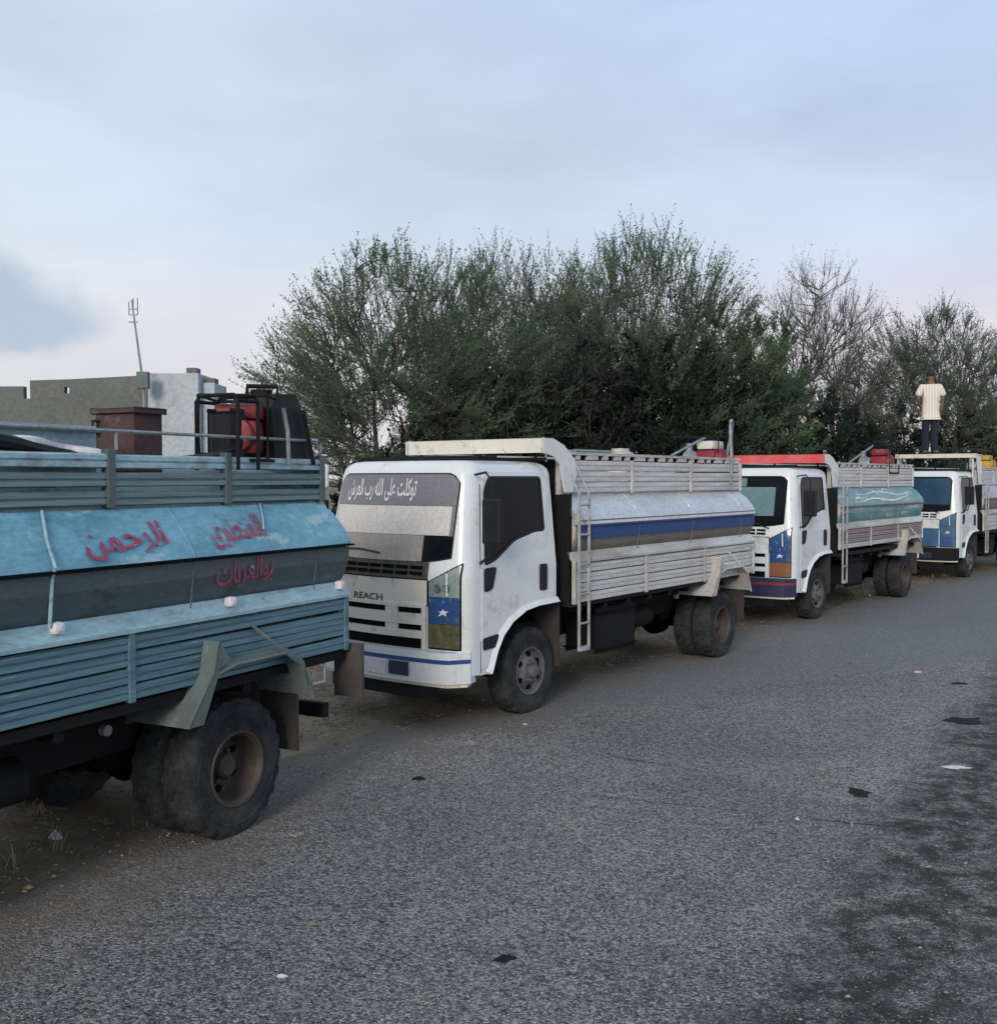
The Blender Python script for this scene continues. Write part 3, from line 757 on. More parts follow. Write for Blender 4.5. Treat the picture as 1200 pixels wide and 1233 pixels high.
def truck(name, loc, theta, cfg):
    g = cfg.get
    rz = math.atan2(-math.cos(theta), -math.sin(theta))
    T = empty(name, (loc[0], loc[1], 0), rz)
    tag(T, g('label'), 'truck', 'water tank trucks parked along the road')
    WB = g('wb', 3.8); RO = g('ro', .8); Lb = WB + RO            # bed ends at x = -Lb
    tr = g('tr', .40); tw = .215
    # ---- wheels
    tme = cached(('t', tr, tw), lambda: tyre_mesh(tr, tw))
    fm = cached(('rf', tr), lambda: rim_front_mesh(tr, tw, M['rimgrey']))
    rm = cached(('rr', tr), lambda: rim_rear_mesh(tr, tw, M['rimbrown']))
    hf = cached(('hf', tr), lambda: holes_mesh(tr, tw, tw * .37, .69, .026))
    hr = cached(('hr', tr), lambda: holes_mesh(tr, tw, -tw * .235, .62, .024))
    def wheel(x, y, rimm, hol, flip, steer=0):
        w = inst('tyre', tme, None); col.objects.unlink(w); bpy.data.objects.remove(w)
        e = inst('wheel', tme, T, (x, y, tr * .985), (0, 0, (math.pi if flip else 0) + steer))
        inst('rim', rimm, e); inst('hand_holes', hol, e)
        return e
    wheel(0, .70, fm, hf, False); wheel(0, -.70, fm, hf, True)
    wheel(-WB, .80, rm, hr, False); wheel(-WB, .555, rm, hr, True)
    wheel(-WB, -.80, rm, hr, True); wheel(-WB, -.555, rm, hr, False)
    # ---- chassis
    m = MB()
    for s in (1, -1): m.box(.95, -Lb + .15, s * .34, s * .42, .56, .76)
    for x in (.9, -.6, -1.5, -2.5, -WB, -Lb + .2): m.box(x - .05, x + .05, -.34, .34, .60, .72)
    m.build('chassis_frame', M['black'], T)
    m = MB(); m.cyl((0, -.62, tr), (0, .62, tr), .05, 12)
    for s in (1, -1): m.box(-.5, .5, s * .36 - .04, s * .36 + .04, .46, .53)
    m.build('front_axle', M['liner'], T)
    m = MB(); m.cyl((-WB, -.5, tr), (-WB, .5, tr), .075, 14); m.lathe([(-.17, .02), (-.15, .12), (-.06, .19), (.06, .19), (.15, .12), (.17, .02)], 18, 'x', (-WB, 0, tr))
    m.tube([(-.3, 0, .6), (-1.6, 0, .55), (-WB + .2, 0, tr + .02)], .045, 10)
    for s in (1, -1): m.box(-WB - .6, -WB + .6, s * .36 - .04, s * .36 + .04, .47, .55)
    m.build('rear_axle', M['liner'], T, True)
    m = MB(); m.box(.85, .1, -.5, .5, .45, .98, .04); m.box(-.05, -.45, -.35, .35, .5, 1.0, .03)
    m.build('engine', M['liner'], T)
    m = MB(); m.box(-1.15, -1.85, .46, .80, .44, .80, .05)
    m.build('fuel_tank', M['black'], T, True)
    m = MB(); m.cyl((-2.1, .55, .62), (-2.55, .55, .62), .12, 18); m.build('air_cylinder', M['black'], T, True)
    m = MB(); m.cyl((-2.98, .70, .80), (-2.98, .74, .80), .03, 12)
    m.build('air_valve', M['bars'], T)
    m = MB(); m.box(-1.0, -1.9, -.80, -.46, .42, .80, .04); m.box(-2.1, -2.5, -.75, -.46, .5, .8, .03)
    m.build('battery_box', M['black'], T)
    # cab inner arches
    for s in (1, -1):
        pts = [(.67, .44), (.60, .66), (.50, .80), (.36, .91), (.2, .98), (0, 1.01), (-.33, 1.015)]
        outl = pts + [(x * 1.0 + (.02 if x > 0 else 0), z + .02) for x, z in pts[::-1]]
        m = MB().prism(outl, s * .50, s * .862, 'y')
        m.build('wheel_arch_liner', M['liner'], T)
        m = MB().box(-.40, -.425, s * .56, s * .84, .38, .98); m.build('mud_flap', M['flap'], T)
    # ---- cab
    cabc = g('cab', M['white'])
    shell = inst('cab_body', cached(('cab', cabc.name), lambda: cab_shell_mesh(cabc)), T)
    sideslim = MB().box(-.30, .80, -.80, .80, .98, 1.02); sideslim.build('cab_floor', M['liner'], T)
    # windscreen
    wtop, wbot = 2.185, 1.44
    wy = .70
    def corner_top(y):
        q = max(0, abs(y) - (wy - .10)) / .10
        return wtop - .07 * q * q
    def corner_bot(y):
        q = max(0, abs(y) - .30) / (wy - .30)
        return wbot + .045 * q * q
    if g('screen') == 'banner':
        ws = front_patch('windscreen', -wy - .012, wy + .012, lambda y: corner_bot(y) - .012, lambda y: corner_top(y) + .012, M['plastic'], T, .004)
        front_patch('banner_strip', -wy, wy, 1.915, corner_top, M['banner'], ws, .008)
        front_patch('sun_shade', -wy, .665, 1.665, 1.912, M['shade'], ws, .008)
        front_patch('shade_corner', .665, wy, 1.655, 1.912, M['banner'], ws, .0085, 5)
        front_patch('dash_cloth', -wy, .42, corner_bot, 1.662, M['shade2'], ws, .008)
        front_patch('dark_glass', .42, wy, corner_bot, 1.662, M['glass'], ws, .008, 7)
        lettering('windscreen_lettering', arabic('توكلت على الله رب العرش'), M['letter_white'], ws,
                  lambda u, v: Vector((fs(-.14 + u, 2.05 + v) + .0125, -.14 + u, 2.05 + v)), .86, .20, .02)
        MB().tube([(fs(-.05, 1.50) + .022, -.05, 1.50), (fs(-.3, 1.52) + .022, -.30, 1.525), (fs(-.5, 1.52) + .022, -.50, 1.52)], .008, 6).build('wiper', M['plastic'], T)
    else:
        gm = g('glass', M['glass'])
        ws = front_patch('windscreen', -wy, wy, corner_bot, corner_top, M['glass'], T, .006)
        front_patch('tinted_pane', -wy + .02, wy - (.02 if g('fullpane') else .16), 1.60, g('panetop', 2.02), gm, ws, .009)
        if g('scrlet'):
            front_patch('banner_strip', -wy + .03, .1, 2.03, 2.15, M['greenglass'], ws, .009)
            lettering('windscreen_lettering', arabic(g('scrlet')), M['letter_white'], ws,
                      lambda u, v: Vector((fs(-.3 + u, 2.09 + v) + .0125, -.3 + u, 2.09 + v)), .62, .11, .012)
        for yy in (-.1, .5):
            m = MB().tube([(fs(yy, 1.42) + .03, yy, 1.42), (fs(yy - .25, 1.5) + .025, yy - .25, 1.5), (fs(yy - .5, 1.56) + .02, yy - .5, 1.56)], .008, 6)
            m.build('wiper', M['plastic'], T)
    # cowl, front panel, grille
    front_patch('cowl', -.80, .50, 1.295, 1.435, g('cowl', M['cowldark']), T, .004)
    for j in range(2):
        for yy in [(-.62 + i * .155) for i in range(7)]:
            m = MB(); z = 1.325 + j * .05
            x = fs(yy + .06, z)
            m.box(x - .01, x + .012, yy, yy + .13, z, z + .03, .004)
            m.build('cowl_slot', M['liner'], T)
    fc = g('front', M['cream'])
    pan = front_patch('front_panel', -.80, .50, 1.075, 1.285, fc, T, .014)
    front_patch('panel_gap', -.81, .505, 1.065, 1.295, M['liner'], T, .0075)
    front_patch('grille_backing', -.79, .495, .70, 1.08, M['liner'], T, .006)
    for z0, z1 in ((1.05, 1.078), (.905, 1.0), (.79, .855)):
        front_patch('grille_slat', -.80, .50, z0, z1, fc, T, .028, depth=.024)
    front_patch('grille_pillar', .06, .20, .79, 1.06, fc, T, .024, 3)
    front_patch('grille_pillar', .455, .50, .70, 1.07, fc, T, .0265, 2)
    if g('badge'):
        lettering('badge_lettering', g('badge'), M['letter_dark'], T,
                  lambda u, v: Vector((fs(-.16 + u, 1.115 + v) + .0175, -.16 + u, 1.115 + v)), .36, .06, .018)
    # head lamps
    lm, bl, ol = g('lamps', (M['lampglass'], M['sticker'], M['olive']))
    for s in (1, -1):
        a, b_ = (.52, .80) if s > 0 else (-.80, -.82)
        if s < 0: a, b_ = -.835, -.80
        def top(y): return 1.27 + (abs(y) - .52) * .55
        if s > 0: front_patch('lamp_gap', .508, .812, .705, lambda y: top(y) + .012, M['liner'], T, .006, 8)
        hl = front_patch('head_lamp', min(a, b_), max(a, b_), 1.15, top, lm, T, .012, 8)
        front_patch('lamp_sticker', min(a, b_), max(a, b_), .925, 1.147, bl, hl, .013, 8)
        front_patch('turn_lens', min(a, b_), max(a, b_), .72, .922, ol, hl, .012, 8)
        if s > 0:
            hl_near = hl
            m = MB()
            st = [(.66 + (a - .66) * .62, 1.02 + (b9 - 1.01) * .6) for a, b9 in [(.66, 1.06), (.69, 1.03), (.75, 1.035), (.70, 1.005), (.71, .965), (.66, .99), (.58, .955), (.625, 1.005), (.59, 1.03), (.635, 1.03)]]
            m.add([(fs(y, z) + .016, y, z) for y, z in st] + [(fs(y, z) + .010, y, z) for y, z in st],
                  [tuple(range(10))] + [(i, (i + 1) % 10, 10 + (i + 1) % 10, 10 + i) for i in range(10)])
            m.build('sticker_mark', M['letter_white'], hl)
            m = MB().tube([(fs(.70, z) + .014, .70 - (z - 1.15) * .05, z) for z in (1.16, 1.25, 1.35)], .009, 6)
            m.build('lamp_divider', M['white'], hl)
    if g('screen') == 'banner':
        for yy, zz, rr in ((.60, 1.22, .035), (.69, 1.225, .035)):
            x = fs(yy, zz) + .013
            MB().lathe([(.004, .001), (.001, rr * .6), (.006, rr), (.0, rr * 1.1), (-.006, rr * 1.1)], 16, 'x', (x, yy, zz)).build('reflector', M['rimgrey'], hl_near, True)
    # bumper
    bt = g('bumper', M['white'])
    def bump(y, x0): 
        a = abs(y); return x0 - .05 * (a / .7) ** 2 - (0 if a < .72 else ((a - .72) / .15) ** 2 * .16)
    def bstrip(name_, z0, z1, y0, y1, mat, x0=1.185, dep=.10, par=T):
        n = 16; m = MB(); fr = []; bk = []
        for i in range(n + 1):
            y = y0 + (y1 - y0) * i / n
            fr.append((bump(y, x0), y)); bk.append((bump(y, x0) - dep, y * .97))
        vs = []
        for (a, b2) in zip(fr, bk): vs += [(a[0], a[1], z0), (a[0], a[1], z1), (b2[0], b2[1], z1), (b2[0], b2[1], z0)]
        fsx = [(4 * i + k, 4 * i + (k + 1) % 4, 4 * i + 4 + (k + 1) % 4, 4 * i + 4 + k) for i in range(n) for k in range(4)]
        fsx += [(0, 1, 2, 3), (4 * n, 4 * n + 1, 4 * n + 2, 4 * n + 3)]
        return m.add(vs, fsx).build(name_, mat, par, True)
    bu = bstrip('bumper', .43, .695, -.87, .87, bt)
    bstrip('bumper_stripe', .60, .635, -.872, .872, g('stripe', M['blue']), 1.189, .02, bu)
    bstrip('bumper_lip', .40, .425, -.85, .85, M['cream'], 1.16, .08, bu)
    bstrip('number_plate', .475, .592, .16, .38, M['darkblue'], 1.195, .012, bu)
    bstrip('reflector_panel', .465, .59, -.12, .13, M['letter_white'], 1.193, .01, bu)
    m = MB().box(1.05, 1.12, -.6, .6, .28, .40); m.build('lower_valance', M['black'], T)
    # doors
    for s in (1, -1):
        win = round_poly([(.765, 1.40), (.60, 1.44), (.30, 1.60), (-.02, 1.665), (-.17, 1.665), (-.17, 2.17), (.62, 2.17), (.70, 2.05)], .05)
        archp = [(.745, .535), (.70, .56), (.66, .66), (.57, .80), (.44, .91), (.24, 1.0), (.0, 1.03), (-.30, 1.035)]
        outer = [(.80, .535), (.80, 1.40), (.72, 2.09), (.66, 2.205), (-.28, 2.205), (-.30, 2.18)] + archp[::-1]
        d = side_panel('door', outer, [win], cabc, T, .008, .016, s)
        wi = round_poly([(.765, 1.40), (.60, 1.44), (.30, 1.60), (-.02, 1.665), (-.17, 1.665), (-.17, 2.17), (.62, 2.17), (.70, 2.05)], .05)
        side_panel('door_window', wi, [], M['glass'], d, .0025, .004, s)
        side_panel('window_seal', wi, [round_poly([(.735, 1.43), (.60, 1.465), (.31, 1.625), (-.02, 1.69), (-.148, 1.69), (-.148, 2.145), (.60, 2.145), (.675, 2.04)], .05)], M['plastic'], d, .009, .01, s)
        side_panel('door_seam', [(.803, .50), (.812, .50), (.812, 1.40), (.735, 2.10), (.726, 2.10), (.803, 1.40)], [], M['liner'], d, .0015, .003, s)
        side_panel('door_handle', round_poly([(-.05, 1.13), (-.05, 1.37), (-.155, 1.37), (-.155, 1.13)], .02), [], M['plastic'], d, .016, .014, s)
        side_panel('mirror_mount', round_poly([(.77, 1.18), (.77, 1.385), (.60, 1.39), (.66, 1.20)], .03), [], M['plastic'], d, .014, .012, s)
        side_panel('side_lamp', round_poly([(.79, .69), (.79, .79), (.58, .81), (.60, .70)], .02), [], M['plastic'], d, .018, .016, s)
        # flared arch lip
        lip = [(.735, .50), (.70, .57), (.655, .68), (.57, .82), (.43, .935), (.22, 1.015), (0, 1.045), (-.33, 1.05)]
        lip_in = [(.70, .48), (.665, .56), (.62, .665), (.535, .79), (.40, .895), (.2, .975), (0, 1.0), (-.33, 1.005)]
        m = MB(); n = len(lip); vs = []
        for (a, b_) in zip(lip, lip_in): vs += [(a[0], s * .878, a[1]), (b_[0], s * .912, b_[1]), (b_[0] - .005, s * .86, b_[1] - .012), (a[0], s * .86, a[1])]
        m.add(vs, [(4 * i + k, 4 * i + (k + 1) % 4, 4 * i + 4 + (k + 1) % 4, 4 * i + 4 + k) for i in range(n - 1) for k in range(4)] + [(0, 1, 2, 3), tuple(4 * (n - 1) + k for k in range(4))])
        m.build('wheel_arch_lip', cabc, T)
        # mirror
        m = MB(); y = s * 1.03
        m.tube([(.80, s * .84, 1.42), (.86, s * 1.0, 1.50), (.86, y, 1.58), (.86, y, 2.12), (.84, s * .95, 2.20), (.80, s * .80, 2.18)], .011, 6)
        mir = m.build('mirror_arm', M['plastic'], T)
        z0, z1 = (1.60, 1.98) if s > 0 else (2.06, 2.28)
        MB().box(.83, .88, y - .095, y + .095, z0, z1, .018).build('mirror', M['plastic'] if s > 0 else M['white'], mir)
        if s < 0: MB().box(.83, .88, y - .09, y + .09, 1.62, 1.95, .018).build('mirror', M['plastic'], mir)
    # roof rack pieces
    m = MB()
    for z in (2.335,): m.box(.62, .60, -.72, .72, z - .02, z + .015)
    m.box(.62, .0, .69, .72, 2.31, 2.335); m.box(.62, .0, -.72, -.69, 2.31, 2.335)
    m.build('roof_rail', M['black'], T)
    # wind deflector above the cab
    dt_, db = g('defl', (2.52, 2.385))
    dcol = g('defl_mat', M['cream'])
    de = MB().box(-.13, -.16, -.80, .845, db, dt_, .006).build('roof_deflector', dcol, T)
    for s in (1, -1):
        y = s * .852
        pl = [(-.14, db), (-.14, dt_), (-.30, dt_ + .0), (-.48, dt_ - .06), (-.66, dt_ - .19), (-.70, 2.20), (-.62, 2.02), (-.50, 2.02), (-.42, 2.27), (-.30, db - .03)]
        MB().prism(pl, y, y - s * .02, 'y').build('deflector_cheek', g('cheek', M['white']), de)
    MB().prism([(-.16, dt_ - .012), (-.30, dt_ - .012), (-.46, dt_ - .07), (-.46, dt_ - .09), (-.30, dt_ - .032), (-.16, dt_ - .032)], -.83, .83, 'y').build('deflector_top', dcol, de)
    m = MB()
    for y in (-.7, 0, .7): m.tube([(-.16, y, dt_ - .05), (-.25, y, 2.30)], .015, 6)
    m.tube([(-.15, -.8, db + .01), (-.15, .8, db + .01)], .012, 6); m.tube([(-.22, -.75, 2.33), (-.22, .82, 2.33)], .016, 6)
    m.build('deflector_stay', M['black'], de)
    # ---- body: floor, headboard
    bh = g('bh', .96)
    F0 = g('bx', -.50); Lt = -F0
    m = MB(); m.box(F0, -Lb, -bh + .03, bh - .03, .93, .985)
    for x in np.arange(-.7, -Lb + .1, -.45): m.box(x - .03, x + .03, -bh + .06, bh - .06, .87, .93)
    for s in (1, -1): m.box(F0 - .1, -Lb + .1, s * .36, s * .46, .765, .87)
    m.build('body_floor', M['black'], T)
    side = g('side', M['alu']); ledge = g('ledge', side)
    hb = MB().box(F0, F0 - .03, -bh + .06, bh - .06, .99, 2.0, .005).build('headboard', M['black'], T)  # coloured black to stand in for shade in the gap behind the cab
    MB().box(F0, F0 - .03, -bh + .20, bh - .20, 2.0, 2.31, .005).build('headboard_top', M['black'], T)
    # planks lower
    jr = random.Random(len(cfg) + int(loc[1] * 10))
    zl0 = g('zl', 1.0); nb = 4; hh = (1.345 - zl0) / nb
    xs = np.array(g('xlow', np.linspace(F0 - .02, -Lb + .02, 4)))
    ribs = g('ribs', 2)
    for s in (1, -1):
        for i in range(len(xs) - 1):
            L_ = xs[i] - xs[i + 1] - .03
            for j in range(nb):
                lm_ = g('lowmat') if (g('lowmat') and j > 0) else side
                me = cached(('pl', round(L_, 3), round(hh, 4), lm_.name), lambda: plank_mesh(L_, hh - .006, lm_, ribs))
                if s > 0: inst('side_board', me, T, (xs[i] - .015, bh - .02 + jr.uniform(-.005, .003), zl0 + j * hh + jr.uniform(-.002, .002)), (jr.uniform(-.03, .03), jr.uniform(-.003, .003), 0))
                else: inst('side_board', me, T, (xs[i + 1] + .015, -bh + .02, zl0 + j * hh), (0, 0, math.pi))
        for i in range(len(xs)):
            MB().box(xs[i] - .022, xs[i] + .022, s * (bh - .035), s * (bh + .004), zl0 - .01, 1.352, .004).build('body_post', g('postm', side), T)
        # sloping ledge rail
        MB().prism([(s * (bh - .03), 1.352), (s * (bh + .012), 1.352), (s * (bh + .012), 1.372), (s * (bh - .06), 1.452), (s * (bh - .10), 1.452)], F0, -Lb, 'x').build('ledge_rail', ledge, T)
    # tank
    TE = -Lb + g('tankin', .03); TS = F0 - .05
    tk = MB()
    prof = [(-.70, 1.0), (.70, 1.0), (bh - .13, 1.38), (bh - .05, 1.50), (bh - .02, 1.66), (bh - .02, 1.70), (bh - .19, 1.975), (.66, 2.10), (.40, 2.20), (0, 2.24)]
    prof = prof + [(-y, z) for y, z in prof[-2:1:-1]]
    tk.prism(prof, TS, TE, 'x')
    tank = tk.build('tank', g('ttop', M['tanktop']), T)
    for s in (1, -1):
        lo = [(bh - .11, 1.40), (bh - .035, 1.50), (bh + .0, 1.60), (bh + .008, 1.69)]
        m = MB().prism([(s * y, z) for y, z in lo] + [(s * (y - .03), z) for y, z in lo[::-1]], TS + .004, TE - .004, 'x')
        m.build('lower_tank_panel', g('tlow', M['tankgrey']), tank)
        SP = g('sp', 1.8); up = [(0, 1.712 + .273 * q_ / 8) for q_ in range(9)]
        # rounded rear end of the shoulder
        m = MB(); xsR = [TS + .02, TE + .16, TE + .06, TE + .0, TE - .02]; kz = [1, 1, .93, .75, .35]
        n = len(up); vs = []
        for x, k in zip(xsR, kz):
            for y, z in up:
                zz = 1.712 + (z - 1.712) * k; t = (zz - 1.712) / (1.985 - 1.712)
                vs.append((x, s * (bh + .012 - .20 * t ** SP), zz))
            for y, z in up[::-1]:
                zz = 1.712 + (z - 1.712) * k; t = (zz - 1.712) / (1.985 - 1.712)
                vs.append((x, s * (bh - .03 - .20 * t ** SP), zz - .006))
        q = 2 * n
        m.add(vs, [(i * q + k, i * q + (k + 1) % q, (i + 1) * q + (k + 1) % q, (i + 1) * q + k) for i in range(4) for k in range(q)] + [tuple(range(q)), tuple(range(4 * q, 5 * q))])
        m.build('shoulder_panel', g('tup', M['skyblue']), tank, True)
        for sx_ in g('seams', ()):
            pts = [(sx_, s * (bh + .014 - .20 * t ** SP), 1.712 + .273 * t) for t in (0, .25, .5, .75, 1)]
            MB().tube(pts + [] , .005, 5).build('weld_seam', g('tup', M['skyblue']), tank)
            MB().tube([(sx_, s * (bh + .010 - (1.69 - z) * .12), z) for z in (1.69, 1.60, 1.50, 1.43)], .005, 5).build('weld_seam', g('tlow', M['tankgrey']), tank)
        MB().box(TS + .02, TE - .03, s * (bh - .02), s * (bh + .035), 1.697, 1.709).build('tank_flange', g('flange', M['liner']), tank)
        if g('tankstripe'):
            lo2 = [(bh + .0105, 1.575), (bh + .0165, 1.688)]
            z0_, z1_ = g('sz', (1.57, 1.69))
            def yl(z): return bh + .006 - max(0, 1.69 - z) * .09
            m = MB().prism([(s * yl(z0_), z0_), (s * yl(z1_), z1_), (s * (yl(z1_) - .004), z1_), (s * (yl(z0_) - .004), z0_)], TS, TE - .01, 'x')
            for v in range(len(m.v)): m.v[v] = (m.v[v][0], m.v[v][1] + s * .004, m.v[v][2])
            m.build('painted_stripe', g('tankstripe'), tank)
            MB().box(TS, TE, s * (bh + .013), s * (bh + .019), 1.745, 1.753).build('thin_stripe', M['blue'], tank)
    # hatch, pipes on top
    for hx in (-1.4, -Lb + 1.5):
        m = MB().lathe([(2.15, .24), (2.26, .24), (2.26, .27), (2.28, .27), (2.29, .1), (2.29, .001)], 24, 'z', (hx, 0, 0)); h_ = m.build('hatch', g('ttop', M['tanktop']), tank, True)
    # upper side boards
    yu = bh - .19; zu0, zu1 = 2.005, g('zu', 2.33)
    scal = g('scallop', True)
    nb2 = 3; h2 = (zu1 - zu0) / nb2
    XE = -Lb + .05
    xs = np.array(g('xup', np.linspace(F0 - .02, XE, 4)))
    for s in (1, -1):
        for i in range(len(xs) - 1):
            L_ = xs[i] - xs[i + 1] - .03
            for j in range(nb2):
                um_ = g('topmat') if (g('topmat') and j == nb2 - 1) else g('upmat', side)
                me = cached(('pu', round(L_, 3), round(h2, 4), um_.name), lambda: plank_mesh(L_, h2 - g('ugap', .008), um_, 2))
                if s > 0: inst('upper_board', me, T, (xs[i] - .015, yu + jr.uniform(-.005, .003), zu0 + j * h2 + jr.uniform(-.002, .002)), (jr.uniform(-.03, .03), jr.uniform(-.003, .003), 0))
                else: inst('upper_board', me, T, (xs[i + 1] + .015, -yu, zu0 + j * h2), (0, 0, math.pi))
        for i in range(len(xs)):
            MB().box(xs[i] - .025, xs[i] + .025, s * (yu - .03), s * (yu + .024), zu0 - .01, zu1 + .004, .004).build('upper_post', g('upost', side), T)
        if scal:
            MB().box(F0 - .02, XE, s * (yu - .02), s * (yu + .02), zu1 + .048, zu1 + .068, .004).build('top_rail', side, T)
            MB().box(F0 - .04, XE + .02, s * (yu - .026), s * (yu - .020), zu1 - .03, zu1 + .050).build('gap_shade_strip', M['liner'], T)  # dark strip added in place of the shade inside the rail gaps
            x = F0 - .06; k = 0
            while x > XE + .08:
                w_ = (.13, .07, .20, .09)[k % 4]
                MB().box(x, x - w_, s * (yu - .016), s * (yu + .016), zu1 + .002, zu1 + .047).build('rail_block', side, T)
                x -= w_ + (.10, .13)[k % 2]; k += 1
        else:
            m = MB().tube([(F0, s * yu, zu1 + .10), (XE + .03, s * yu, zu1 + .10), (XE, s * yu, zu1 + .08), (XE, s * yu, zu1)], .011, 6)
            for x in xs[:3]: m.tube([(x - .05, s * yu, zu1), (x - .05, s * yu, zu1 + .10)], .009, 6)
            m.build('top_rail', M['bars'], T)
    # tail board
    for j in range(4):
        me = cached(('tb', round(hh, 4), side.name, bh), lambda: MB().prism([(0, 0), (-.016, .01), (-.016, hh - .016), (0, hh - .006), (.018, hh - .006), (.018, 0)], -bh + .07, bh - .07, 'y').mesh('tail_board', side))
        inst('tail_board', me, T, (-Lb + .0, 0, zl0 + j * hh))
    MB().box(-Lb + .03, -Lb + .06, -yu + .03, yu - .03, zu0, zu1 - .01, .004).build('upper_tail_panel', side, T)
    m = MB().box(-Lb + .02, -Lb + .08, -.85, .85, .52, .62, .01).build('underrun_bar', M['black'], T)
    for s in (1, -1):
        MB().box(-Lb + .0, -Lb + .05, s * .30, s * .50, .74, .84, .01).build('tail_lamp', M['red'], T)
        # rear mudguard
        yi, yo = s * .66, s * (bh + .10)
        mg = g('mud', M['mudgreen'])
        po = [(-WB + .36, 1.07), (-WB + .22, 1.10), (-WB - .22, 1.10), (-WB - .38, 1.0), (-WB - .48, .78)]
        inn = [(x + .012 * (1 if x > -WB else -1), z + .018) for x, z in po]
        mu = MB().prism(po + inn[::-1], yi, yo, 'y').build('mudguard', mg, T)
        # broad plate in front of the wheel, leaning back up to the side boards
        pf = [(-WB + .60, .80), (-WB + .40, 1.07), (-WB + .36, 1.24)]
        pb = [(x - .014, z - .006) for x, z in pf]
        MB().prism(pf + pb[::-1], s * .62, s * (bh + .10), 'y').build('front_plate', mg, mu)
        MB().prism([(-WB + .59, .80), (-WB + .39, 1.07), (-WB + .35, 1.24), (-WB + .26, 1.12), (-WB + .36, 1.06), (-WB + .48, .80)], s * (bh + .086), s * (bh + .10), 'y').build('side_plate', mg, mu)
        m = MB(); m.tube([(x, s * (bh + .098), z - .01) for x, z in po], .012, 6)
        m.tube([(-WB - .20, s * (bh + .09), 1.11), (-WB - .04, s * (bh + .0), 1.27)], .010, 6)
        m.build('mudguard_lip', mg, mu)
        MB().box(-WB - .52, -WB - .54, s * .64, s * .94, .40, .86).build('rear_mud_flap', M['flap'], T)
    if g('ladder', True):
        ldx = (F0 - .02, F0 - .19); y = bh + .04
        m = MB()
        for x in ldx: m.box(x - .009, x + .009, y - .015, y + .006, .52, 2.02); m.tube([(x, y - .01, 2.0), (x, y - .14, 2.26), (x, y - .20, 2.34)], .009, 6)
        m.box(ldx[1], ldx[0], y - .02, y + .01, .52, .56)
        la = m.build('ladder', g('ladm', M['ladder']), T)
        for z in np.arange(.78, 2.0, .28):
            MB().cyl((ldx[0], y, z), (ldx[1], y, z), .011, 8).build('rung', g('ladm', M['ladder']), la)
    return T, tank

def frame(loc, theta):
    fx, fy = -math.sin(theta), -math.cos(theta); lx, ly = math.cos(theta), -math.sin(theta)
    return lambda k, y, z=0: Vector((loc[0] - k * fx + y * lx, loc[1] - k * fy + y * ly, z))

# ---- the trucks
P1, A1 = (-4.12, 3.21), R(27.5)
t1, tank1 = truck('tank_truck', P1, A1, dict(label='faded blue tank truck nearest the camera, tank painted with red Arabic lettering', side=M['alu_blue'], ledge=M['ledge_blue'],
    tup=M['skyblue'], tlow=M['tankgrey'], ttop=M['tanktop'], cab=M['white'], scallop=False, ro=1.0, tr=.42, bh=1.0, zu=2.30, ladder=False, ribs=2, ugap=.022, seams=(-1.9, -3.35, -4.45),
    upmat=M['alu_teal'], topmat=M['ledge_blue'], upost=M['tankgrey'], mud=M['mudgreen'], tankin=.0, sp=1.3, bx=-.55, xlow=(-.57, -1.75, -2.91, -4.78), xup=(-.57, -1.8, -2.945, -3.83, -4.75)))
P2, A2 = (-.349, 9.916), R(37.4)
t2, tank2 = truck('tank_truck', P2, A2, dict(label='white tank truck with a blue stripe and white lettering over its shaded windscreen', screen='banner', badge='REACH',
    tup=M['tankwhite'], tlow=M['taupe'], ttop=M['alu'], seams=(-1.7, -2.9, -4.2), tankstripe=M['blue'], flange=M['blue'], mud=M['alu'], zl=.97, cab=M['white']))
P3, A3 = (4.23, 16.27), R(39)
t3, tank3 = truck('tank_truck', P3, A3, dict(label='white tank truck with a red roof board, blue head lamp and teal tank', screen='plain', glass=M['greenglass'], scrlet='مياه شرب',
    tup=M['teal'], tlow=M['teal'], ttop=M['alu'], flange=M['mauve'], defl_mat=M['redboard'], lamps=(M['sticker'], M['sticker'], M['amber']), bumper=M['darkblue'], stripe=M['red'],
    front=M['white'], cowl=M['white'], mud=M['alu'], zl=1.05, panetop=2.02, lowmat=M['mauve_light'], seams=(-1.9, -3.2)))
P4, A4 = (9.55, 22.9), R(40)
t4, tank4 = truck('tank_truck', P4, A4, dict(label='farthest white tank truck, dark blue windscreen and blue lower front, a man standing on it', screen='plain', glass=M['blueglass'],
    tup=M['tankgreen'], tlow=M['mauve'], ttop=M['alu'], flange=M['mauve'], lamps=(M['bluetarp'], M['bluetarp'], M['blue']), bumper=M['black'], stripe=M['black'], front=M['white'],
    cowl=M['white'], fullpane=True, panetop=2.15, defl=(2.69, 2.60), mud=M['alu']))
# blue sheet over truck 4's lower front, driving deck on the roof
front_patch('grille_sheet', -.25, .50, .72, 1.10, M['bluetarp'], t4, .036)
MB().box(-.16, -.72, -.84, .84, 2.655, 2.675).build('roof_deck', M['cream'], t4)
for x, y in ((-.18, -.8), (-.18, .8), (-.68, -.8), (-.68, .8)): MB().tube([(x, y, 2.66), (x, y, 2.2)], .018, 6).build('deck_leg', M['cream'], t4)

